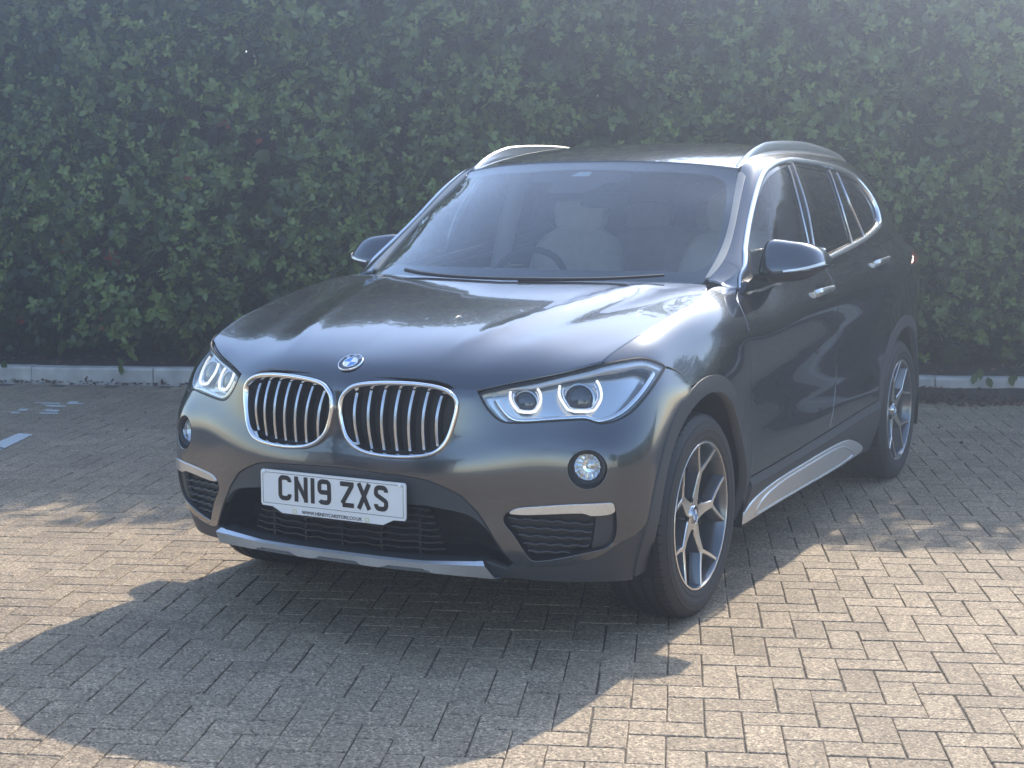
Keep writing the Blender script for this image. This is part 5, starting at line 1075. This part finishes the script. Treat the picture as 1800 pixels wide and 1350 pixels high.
for g, m_ in ((g1, M_side), (g2, M_dark), (g3, M_dark)):
    half("side_window", panel(CABIN, ccw(g), off=-.010, rims=False, res=.04, gap=0), m_)
half("window_chrome", strip(CABIN, chrome, [(.002, -.004), (.003, .004), (-.001, .008), (-.012, .0075), (-.018, .003), (-.019, -.010)]), mat("bright_aluminium", (.86, .86, .86), .26, 1), sharp=40)
for L in (gB[:4]+[.010, 0], BK['pil_bmid'], gC[:4]+[.012, 0], gC[4:][::-1]-[.010, 0]):
    half("pillar_bead", strip(CABIN, smooth_loop(L, .03, closed=False, it=1), [(-.0025, -.006), (-.0015, -.001), (.0015, -.001), (.0025, -.006)], closed=False), M_satin)
half("mirror_sail", panel(CABIN, sail, off=-.002, depth=.01, res=.03, gap=0), M_black)

# --- windscreen
half_sc = np.array([(0, 0), (SCREEN.U[-1], 0), (SCREEN.U[-1], SCREEN.V[-1]), (0, SCREEN.V[-1])])
screen = full("windscreen", panel(SCREEN, half_sc, off=0, rims=False, res=.05, gap=0, ca=1), M_screen)
cl = BK['screen_clear'].copy(); cl[0, 1] = 0; cl[-1] = (np.interp(0, [0, 1], [cl[-2, 0], cl[-2, 0]])+.012, 0)
clr = np.vstack([cl[:1], smooth_loop(cl[1:-1], .02, closed=False, it=1), cl[-1:]])
SU, SV = SCREEN.U[-1], SCREEN.V[-1]
fr_a = np.vstack([[(0, 0)], [(0, SV)], [(SU, SV)], [(SU, 0)], clr[::-1] if clr[0, 0] < clr[-1, 0] else clr])
frit = full("screen_border", panel(SCREEN, fr_a, off=-.004, rims=False, res=.03, gap=0, ca=1), M_gloss, screen)
# camera and mirror housing behind the top of the glass
hb = [(0, .30), (.175, .30)]
ac = Acc(); 
def scr(x, up, d=-.012):
    """point on the screen at x, 'up' metres below the header"""
    k = np.array([[SU-up, abs(x)/.62*SV]]); p = SCREEN.P(k, d)[0]; p[0] = math.copysign(p[0], x) if x else 0.; return p
hx = [(-.20, .0), (.20, .0), (.205, .10), (.165, .135), (.125, .14), (.095, .19), (.06, .215), (-.06, .215), (-.09, .20), (-.085, .15), (-.10, .135), (-.185, .13), (-.205, .10)]
V = [scr(x, u) for x, u in hx]+[scr(x*.9, u*.9, -.06) for x, u in hx]; n = len(hx)
ac.add(V, [tuple(range(n)), ]+[(i, (i+1) % n, n+(i+1) % n, n+i) for i in range(n)]); obj("camera_housing", ac.mesh("camera_housing", M_lining, 30), screen)
V = [scr(-.012, .058, -.010), scr(.040, .058, -.010), scr(.040, .092, -.010), scr(-.040, .092, -.010)]; ac = Acc(); ac.add(V, [(0, 1, 2, 3)]); obj("camera_window", ac.mesh("camera_window", mat("camera_window_grey", (.30, .38, .40), .2), 30), screen)
# wipers lie on the lower edge
for pts in ([(-.46, .30), (-.36, .235), (-.20, .205), (-.02, .20), (.18, .22)], [(.06, .20), (.25, .205), (.42, .235), (.55, .29)]):
    P = [SCREEN.P(np.array([[b*.15, abs(x)/.69*SV]]), .018)[0]*[math.copysign(1, x), 1, 1] for x, b in pts]
    t_ = smooth_loop(np.array(P), .03, closed=False, it=2); obj("wiper", tube(t_, np.linspace(.010, .006, len(t_)), 8, squash=(1, .8)).mesh("wiper", M_black), screen)

# --- roof and rails
half_ro = np.array([(0, 0), (ROOF.U[-1], 0), (ROOF.U[-1], ROOF.V[-1]), (0, ROOF.V[-1])])
roof = full("roof", panel(ROOF, half_ro, depth=.01, res=.05, gap=.002, ca=1), M_paint)
rs = np.linspace(0, 1, 40); ry = 1.965+rs*(3.72-1.965)
ed = ROOF.T[:, -1]; rz = np.interp(ry, ed[:, 1], ed[:, 2]); rx = np.interp(ry, ed[:, 1], ed[:, 0])-.012
lift = .033*np.minimum(1, np.minimum(rs/.18, (1-rs)/.50))**.75
path = np.stack([rx, ry, rz+lift], 1); ac = Acc()
V = []
for p, l, s in zip(path, lift, rs):
    w = .010; h_ = -l-.012; V += [p+(w*1.1, 0, h_), p+(w*.8, 0, -.004), p+(w*.1, 0, .008), p+(-w*.9, 0, .003), p+(-w*.55, 0, h_)]
n = len(path); ac.add(V, [(5*i+j, 5*i+(j+1) % 5, 5*i+5+(j+1) % 5, 5*i+5+j) for i in range(n-1) for j in range(5)]+[(0, 1, 2, 3, 4), tuple(5*(n-1)+j for j in (4, 3, 2, 1, 0))])
rail = half("roof_rail", ac, mat("rail_aluminium", (.84, .84, .84), .28, 1))
# --- rear: closing panel, tail lamps
e = CABIN.T[-1]; ac = Acc(); m_ = len(e); V = list(e)+[np.array([0, e[i, 1]+.06*(1-e[i, 0]/.7), e[i, 2]+(.03 if i > m_-8 else 0)]) for i in range(m_)]
ac.add(V, [(i, i+1, m_+i+1, m_+i) for i in range(m_-1)]); full("rear_screen", ac, glass("rear_glass", (.10, .11, .11), 1.5, 1.0))
half("tail_light", panel(SIDE, smooth_loop(BK['tail'], .015, it=1), off=.004, depth=.02, res=.02, gap=0), M_red)
# boot deck between the belt lines
tp = SIDE.T[:, -1]; k = tp[:, 1] > 3.4; q = tp[k]; ac = Acc(); n = len(q); ac.add(np.vstack([q-[0, 0, .01], q*[0, 1, 1]-[0, 0, .01]]), [(i, i+1, n+i+1, n+i) for i in range(n-1)]); full("load_cover", ac, M_lining)

# --- door handles
for key in (0, 2):
    pass
def handle(u0, v0, u1, v1, door):
    L = math.hypot(u1-u0, v1-v0); s = np.linspace(0, 1, 15); uv = np.stack([u0+(u1-u0)*s, v0+(v1-v0)*s], 1); off = .004+.017*np.minimum(1, np.minimum(s, 1-s)/.16)**.6
    P = SIDE.P(uv, off); N = SIDE.Nn(uv); V = []; hgt = .016-.004*s
    for p, nn, hh_ in zip(P, N, hgt): V += [p+(0, 0, hh_), p+nn*.006+(0, 0, hh_*.5), p+nn*.007-(0, 0, hh_*.3), p-(0, 0, hh_), p-nn*.008]
    a = Acc(); a.add(V, [(5*i+j, 5*i+(j+1) % 5, 5*i+5+(j+1) % 5, 5*i+5+j) for i in range(14) for j in range(5)]+[(4, 3, 2, 1, 0), tuple(70+j for j in range(5))])
    c = np.array([u0+(u1-u0)*.42, v0+(v1-v0)*.42]); cup = np.array([c+(.075*math.cos(t), .030*math.sin(t)) for t in np.linspace(0, 2*math.pi, 24, endpoint=False)]); b = panel(SIDE, cup, off=.0012, rims=False, res=.02, gap=0)
    return a, b
H_ = BK['handles']
for nm, (p0, p1) in (("front_door", (H_[0], H_[1])), ("rear_door", (H_[4], H_[5]))):
    a, b = handle(*p0, *p1, None)
    ds = [o for o in car.children if o.name.split('.')[0] == nm]
    for o in ds:
        sg = np.mean([v.co.x for v in o.data.vertices[:50]]) > 0
        obj("door_handle", (a if sg else a.mirrored()).mesh("door_handle", M_satin, 50), o); obj("handle_cup", (b if sg else b.mirrored()).mesh("handle_cup", M_gloss), o)

# --- door mirrors
def mirror_geo():
    """paint cap, dark lower shell, arm, indicator; x > 0"""
    secs = [  # (x, y front, y back, z bottom of the cap, z top)
     (.792, 1.640, 1.735, 1.082, 1.172), (.806, 1.612, 1.745, 1.080, 1.199), (.840, 1.598, 1.755, 1.080, 1.206), (.90, 1.595, 1.765, 1.086, 1.201), (.95, 1.604, 1.775, 1.092, 1.194), (.99, 1.622, 1.785, 1.100, 1.178), (1.015, 1.65, 1.79, 1.108, 1.156), (1.028, 1.69, 1.79, 1.114, 1.135)]
    def ring(x, yf, yb, zb, zt, part):
        if part == 'cap': return [(x, yf+.003, zb), (x, yf, zb+.10*(zt-zb)), (x, yf+.020, zb+.45*(zt-zb)), (x, yf+.048, zb+.80*(zt-zb)), (x, yf+.072, zt-.004), (x, yf+.105, zt), (x, yb, zt-.008), (x, yb, zb)]
        d = .036*min(1, (1.035-x)/.08)*min(1, (x-.77)/.06); return [(x, yf+.004, zb-.002), (x, yf+.012, zb-.5*d), (x, yf+.04, zb-d), (x, yb-.02, zb-d*.9), (x, yb, zb-.002)]
    def loft(part):
        R = [ring(*s, part) for s in secs]; m = len(R[0]); ac = Acc()
        Q = np.array(R); t = np.linspace(0, len(secs)-1, 29); f = _nat(np.arange(len(secs), dtype=float), Q)(t)
        n2 = 25; out = []
        for r_ in f:
            r_ = np.asarray(r_); q = smooth_loop(r_, .012, closed=False, it=2); tt = np.linspace(0, len(q)-1, n2); out.append(np.stack([np.interp(tt, np.arange(len(q)), q[:, k]) for k in range(3)], 1))
        out = np.array(out); a, b = out.shape[:2]; ac.add(out.reshape(-1, 3), [(i*b+j, (i+1)*b+j, (i+1)*b+j+1, i*b+j+1) for i in range(a-1) for j in range(b-1)]+[tuple(range(b)), tuple(reversed([(a-1)*b+j for j in range(b)]))]); return ac
    cap, low_ = loft('cap'), loft('low')
    arm = Acc(); A = np.array([(.775, 1.52, 1.02), (.782, 1.60, 1.045), (.80, 1.665, 1.062), (.84, 1.69, 1.068), (.88, 1.69, 1.066)]); arm = tube(smooth_loop(A, .015, closed=False, it=2), .028, 12, squash=(1.3, .75))
    base = prism(np.array([(1.40, 1.025), (1.62, 1.034), (1.63, 1.06), (1.52, 1.085), (1.43, 1.06)]), .775, .822, to3=lambda y, z, h: (h+.10*(y-1.40)*.6, y, z))
    s = np.linspace(0, 1, 12); ind = Acc(); xs_ = .90+s*.128; V = []
    for x_ in xs_:
        yf = np.interp(x_, [q[0] for q in secs], [q[1] for q in secs]); zb = np.interp(x_, [q[0] for q in secs], [q[3] for q in secs]); w_ = .006+.004*(x_-.9)/.13; V += [(x_, yf-.004, zb+.004+w_), (x_+.002, yf-.005, zb+.004), (x_, yf+.01, zb+.002), (x_, yf+.01, zb+.004+w_)]
    ind.add(V, [(4*i+j, 4*i+(j+1) % 4, 4*i+4+(j+1) % 4, 4*i+4+j) for i in range(11) for j in range(4)]+[(0, 1, 2, 3), (47, 46, 45, 44)])
    gl_ = Acc(); gl_.add([(.82, 1.752, 1.09), (1.01, 1.79, 1.11), (1.0, 1.787, 1.17), (.95, 1.78, 1.185), (.83, 1.754, 1.18)], [(0, 1, 2, 3, 4)])
    return cap, low_, arm, base, ind, gl_
geo = mirror_geo()
for sg in (1, -1):
    g = [a if sg > 0 else a.mirrored() for a in geo]
    mo = obj("door_mirror", g[1].mesh("door_mirror", M_black, 40), car); obj("mirror_cap", g[0].mesh("mirror_cap", M_paint, 50), mo); obj("mirror_arm", g[2].mesh("mirror_arm", M_gloss, 50), mo); obj("mirror_base", g[3].mesh("mirror_base", M_gloss, 30), mo)
    obj("mirror_indicator", g[4].mesh("mirror_indicator", M_amber, 40), mo); obj("mirror_glass", g[5].mesh("mirror_glass", M_chrome), mo)

# --- wheels
def make_wheel():
    """axis along +x (outer face towards +x), centre at the origin"""
    Ro, W = .338, .112
    prof = [(-.10, .235), (-.112, .262), (-.114, .29), (-.106, .318), (-.092, .331)]
    for g in (-.060, -.022, .022, .060):
        prof += [(g-.0055, .3365-.15*g*g), (g-.0045, .329), (g+.0045, .329), (g+.0055, .3365-.15*g*g)]
    prof += [(.092, .331), (.101, .322), (.106, .315), (.109, .310), (.1095, .3085), (.1125, .3075), (.1135, .296), (.1150, .2945), (.1155, .280), (.1145, .2785), (.1125, .264), (.1135, .2625), (.1115, .2545), (.109, .252), (.107, .247), (.1085, .243), (.1055, .240), (.098, .2375)]
    ac = lathe(prof, 120, 'x'); root = obj("wheel", ac.mesh("wheel", M_tyre, 28), car)
    # shoulder sipes: narrow dark cuts all round the tread blocks
    a = Acc()
    for k in range(72):
        t = 2*math.pi*k/72
        for x0, x1, tw in ((.066, .100, .016), (-.100, -.066, -.016), (.028, .055, .02), (-.016, .016, .0)):
            V = []
            for xx, dt in ((x0, 0), (x1, tw)):
                for da in (-.0045, .0045):
                    rr = .3372 if abs(xx) < .07 else (.3350 if abs(xx) < .09 else .3300); V.append((xx, rr*math.cos(t+dt+da), rr*math.sin(t+dt+da)))
            a.add(V, [(0, 1, 3, 2)])
    s = obj("tread_sipe", a.mesh("tread_sipe", M_void), root); s['kind'] = 'stuff'
    ac = lathe([(.1065, .243), (.109, .2415), (.1085, .2365), (.104, .234), (.06, .226), (-.07, .218), (-.10, .235)], 96, 'x'); obj("rim", ac.mesh("rim", M_wheel, 30), root)
    ac = lathe([(.1064, .2445), (.1094, .2425), (.1094, .2372), (.1062, .2352)], 96, 'x'); obj("rim_lip", ac.mesh("rim_lip", M_mach, 40), root)
    ac = lathe([(.0, .155), (.012, .155), (.012, .07), (.02, .068), (.02, .02)], 48, 'x'); obj("brake_disc", ac.mesh("brake_disc", M_disc, 30), root)
    ac = lathe([(-.02, .22), (-.02, .001)], 32, 'x'); obj("wheel_back", ac.mesh("wheel_back", M_void), root)
    ac = Acc()
    for t in np.linspace(.35, 1.15, 9): ac.V += [(.03, .10*math.cos(t), .10*math.sin(t)), (.03, .165*math.cos(t), .165*math.sin(t)), (-.03, .165*math.cos(t), .165*math.sin(t)), (-.03, .10*math.cos(t), .10*math.sin(t))]
    ac.N = [(0, 0, 1)]*len(ac.V); ac.hasn = False; ac.F = [(4*i+j, 4*i+(j+1) % 4, 4*i+4+(j+1) % 4, 4*i+4+j) for i in range(8) for j in range(4)]+[(0, 1, 2, 3), (35, 34, 33, 32)]; obj("brake_caliper", ac.mesh("brake_caliper", M_plast), root)
    # one spoke: Y outline in (radial r, tangential t); face slightly concave
    fork = .150
    def face_x(r): return .080+.026*min(1, max(0, (r-.05)/.18))**1.5
    def bar(pts, ws, dark, deep):
        """flat-faced bar through (r, t) points with widths; machined face on a dark flank"""
        P = np.array(pts, float); d = np.gradient(P, axis=0); d /= np.linalg.norm(d, axis=1, keepdims=True); nn = np.stack([-d[:, 1], d[:, 0]], 1); V = []
        for p, q, w_ in zip(P, nn, ws):
            fx_ = face_x(p[0])-(.0012 if dark else 0)
            if dark: c = [(p+q*(w_+.0015), fx_-.002), (p+q*w_*.5, fx_), (p-q*w_*.5, fx_), (p-q*(w_+.0015), fx_-.002), (p-q*(w_+.010), fx_-deep), (p+q*(w_+.010), fx_-deep)]
            else: c = [(p+q*w_, fx_-.0015), (p+q*w_*.86, fx_+.0008), (p-q*w_*.86, fx_+.0008), (p-q*w_, fx_-.0015)]
            V += [(x_, a_[0], a_[1]) for a_, x_ in c]
        m2 = 6 if dark else 4; n2 = len(P); F = [(m2*i+j, m2*i+(j+1) % m2, m2*i+m2+(j+1) % m2, m2*i+m2+j) for i in range(n2-1) for j in range(m2 if dark else 3)]
        return V, F
    def spoke(dark):
        a = Acc(); S = 10
        r1 = np.linspace(.030, fork, 7); w1 = np.interp(r1, [.03, .06, .10, fork], [.031, .024, .0160, .0125])
        V, F = bar([(r, 0) for r in r1], w1, dark, .045); a.add(V, F)
        for sg in (1, -1):
            r2 = np.linspace(fork-.004, .2362, 8); th = math.radians(18.5)*sg; end = np.array([.2365*math.cos(th), .2365*math.sin(th)]); st = np.array([fork-.006, .0045*sg]); s_ = np.linspace(0, 1, 8)[:, None]
            pts = st*(1-s_)+end*s_; pts[:, 1] += sg*.004*np.sin(np.pi*s_[:, 0]); V, F = bar(pts, np.interp(s_[:, 0], [0, .3, 1], [.0074, .0060, .0052]), dark, .035); a.add(V, F)
        return a
    dk, fc = spoke(True), spoke(False)
    for k in range(5):
        t = 2*math.pi*k/5; R_ = Matrix.Rotation(t, 4, 'X')
        for src, nm, m_ in ((dk, "spoke", M_wheel), (fc, "spoke_face", M_mach)):
            a = Acc(); a.add([tuple(R_@Vector(v)) for v in src.V], src.F); obj(nm, a.mesh(nm, m_, 30), root)
    ac = lathe([(.03, .062), (.072, .055), (.079, .043), (.0805, .036), (.0805, .001)], 40, 'x'); obj("hub", ac.mesh("hub", M_mach, 30), root)
    for k in range(5):
        t = 2*math.pi*(k+.5)/5; ac = lathe([(.074, .0095), (.083, .0085), (.083, .0001)], 12, 'x', center=(0, .057*math.cos(t), .057*math.sin(t))); obj("wheel_bolt", ac.mesh("wheel_bolt", M_void), root)
    g = badge((.0815, 0, 0), (1, 0, 0), .031, root, letters=False)
    for ch in list(g.children): pass
    return root
w0 = make_wheel()
def flat_children(o):
    out = []
    for c in o.children: out.append((c, o)); out += flat_children(c)
    return out
# badge of the cap: bring its rings up to sub-part level
for c, p in flat_children(w0):
    if p is not w0: c.parent = w0
def place(o, x, y, rot, side):
    o.location = Vector((x, y, .335))-car.location; o.rotation_euler = (rot if side > 0 else rot, 0, 0 if side > 0 else math.pi)
WX = .779
for i, (x, y, rot, side) in enumerate([(WX, .832, math.radians(4), 1), (WX, 3.502, math.radians(32), 1), (-WX, .832, math.radians(20), -1), (-WX, 3.502, math.radians(50), -1)]):
    if i == 0: o = w0
    else:
        o = w0.copy(); COL.objects.link(o)
        for ch in list(w0.children):
            c_ = ch.copy(); COL.objects.link(c_); c_.parent = o
    place(o, x, y, rot, side)

# --- interior
def pill(c, size, n=20, sq=3.2, acc=None, tilt=0.):
    """cushion: superellipsoid"""
    acc = acc or Acc(); V = []; m = n//2
    f = lambda v, e: math.copysign(abs(v)**(2/e), v)
    for i in range(m+1):
        a = -math.pi/2+math.pi*i/m
        for k in range(n):
            b = 2*math.pi*k/n; p = Vector((size[0]*f(math.cos(a), sq)*f(math.cos(b), sq), size[1]*f(math.cos(a), sq)*f(math.sin(b), sq), size[2]*f(math.sin(a), sq))); p = Matrix.Rotation(tilt, 3, 'X')@p; V.append((c[0]+p.x, c[1]+p.y, c[2]+p.z))
    return acc.add(V, [(i*n+k, i*n+(k+1) % n, (i+1)*n+(k+1) % n, (i+1)*n+k) for i in range(m) for k in range(n)])
for x in (-.37, .37):
    s = obj("seat", pill((x, 2.50, .88), (.245, .085, .35), tilt=-.24).mesh("seat", M_leather, 60), car)
    obj("headrest", pill((x, 2.575, 1.285), (.130, .05, .095), tilt=-.15).mesh("headrest", M_leather, 60), s); obj("seat_cushion", pill((x, 2.25, .60), (.25, .27, .09)).mesh("seat_cushion", M_leather, 60), s)
    for dx in (-.06, .06): obj("headrest_post", tube([(x+dx, 2.56, 1.12), (x+dx, 2.57, 1.24)], .006).mesh("headrest_post", M_chrome), s)
s = obj("rear_bench", pill((0, 3.30, .88), (.60, .085, .33), tilt=-.26, sq=5).mesh("rear_bench", M_leather, 60), car)
for x in (-.38, 0, .38): obj("headrest", pill((x, 3.40, 1.25), (.125, .045, .075)).mesh("headrest", M_leather, 60), s)
prof = [(1.16, .93), (1.30, 1.005), (1.55, 1.045), (1.80, 1.05), (1.92, 1.03), (1.98, .95), (1.95, .75), (1.80, .60)]
ac = Acc(); n = len(prof); xs = np.linspace(-.70, .70, 15); V = [(x, y+.06*(abs(x)/.7)**2, z-.012*(abs(x)/.7)**2) for x in xs for y, z in prof]; ac.add(V, [(i*n+j, (i+1)*n+j, (i+1)*n+j+1, i*n+j+1) for i in range(14) for j in range(n-1)]); obj("dashboard", ac.mesh("dashboard", M_lining, 50), car)
t = np.linspace(0, 2*math.pi, 33)[:-1]; P = [Vector((-.37, 2.02, .965))+Matrix.Rotation(-.45, 3, 'X')@Vector((.185*math.cos(a), 0, .185*math.sin(a))) for a in t]
st = obj("steering_wheel", tube(P, .015, 10, closed=True).mesh("steering_wheel", M_lining), car)
for a in (0, math.pi, -math.pi/2): obj("steering_spoke", tube([Vector((-.37, 2.0, .955)), Vector((-.37, 2.02, .965))+Matrix.Rotation(-.45, 3, 'X')@Vector((.18*math.cos(a), 0, .18*math.sin(a)))], .014).mesh("steering_spoke", M_satin), st)
obj("steering_boss", pill((-.37, 2.0, .955), (.07, .03, .06)).mesh("steering_boss", M_lining, 60), st)
obj("rear_view_mirror", pill((0, 2.02, 1.345), (.115, .018, .033), sq=4, tilt=.1).mesh("rear_view_mirror", M_lining, 60), car)
for sg in (1, -1):
    ac = tube([(sg*.70, 2.36, .95), (sg*.655, 2.40, 1.25), (sg*.60, 2.42, 1.47)], [.045, .045, .04], 8); obj("pillar_trim", ac.mesh("pillar_trim", M_roofl, 60), car)
    obj("door_card", box((sg*.80-.02, 1.45, .45), (sg*.80+.02, 3.4, 1.03)).mesh("door_card", M_leather), car)
ac = Acc(); Tq = ROOF.T[10::16, ::16]-[0, 0, .035]; a, b = Tq.shape[:2]; ac.add(Tq.reshape(-1, 3), [(i*b+j, (i+1)*b+j, (i+1)*b+j+1, i*b+j+1) for i in range(a-1) for j in range(b-1)]); ac.mirror_all(); obj("headlining", ac.mesh("headlining", M_roofl, 60), car)
obj("cabin_floor", box((-.72, 1.3, .30), (.72, 4.0, .42)).mesh("cabin_floor", M_lining), car)
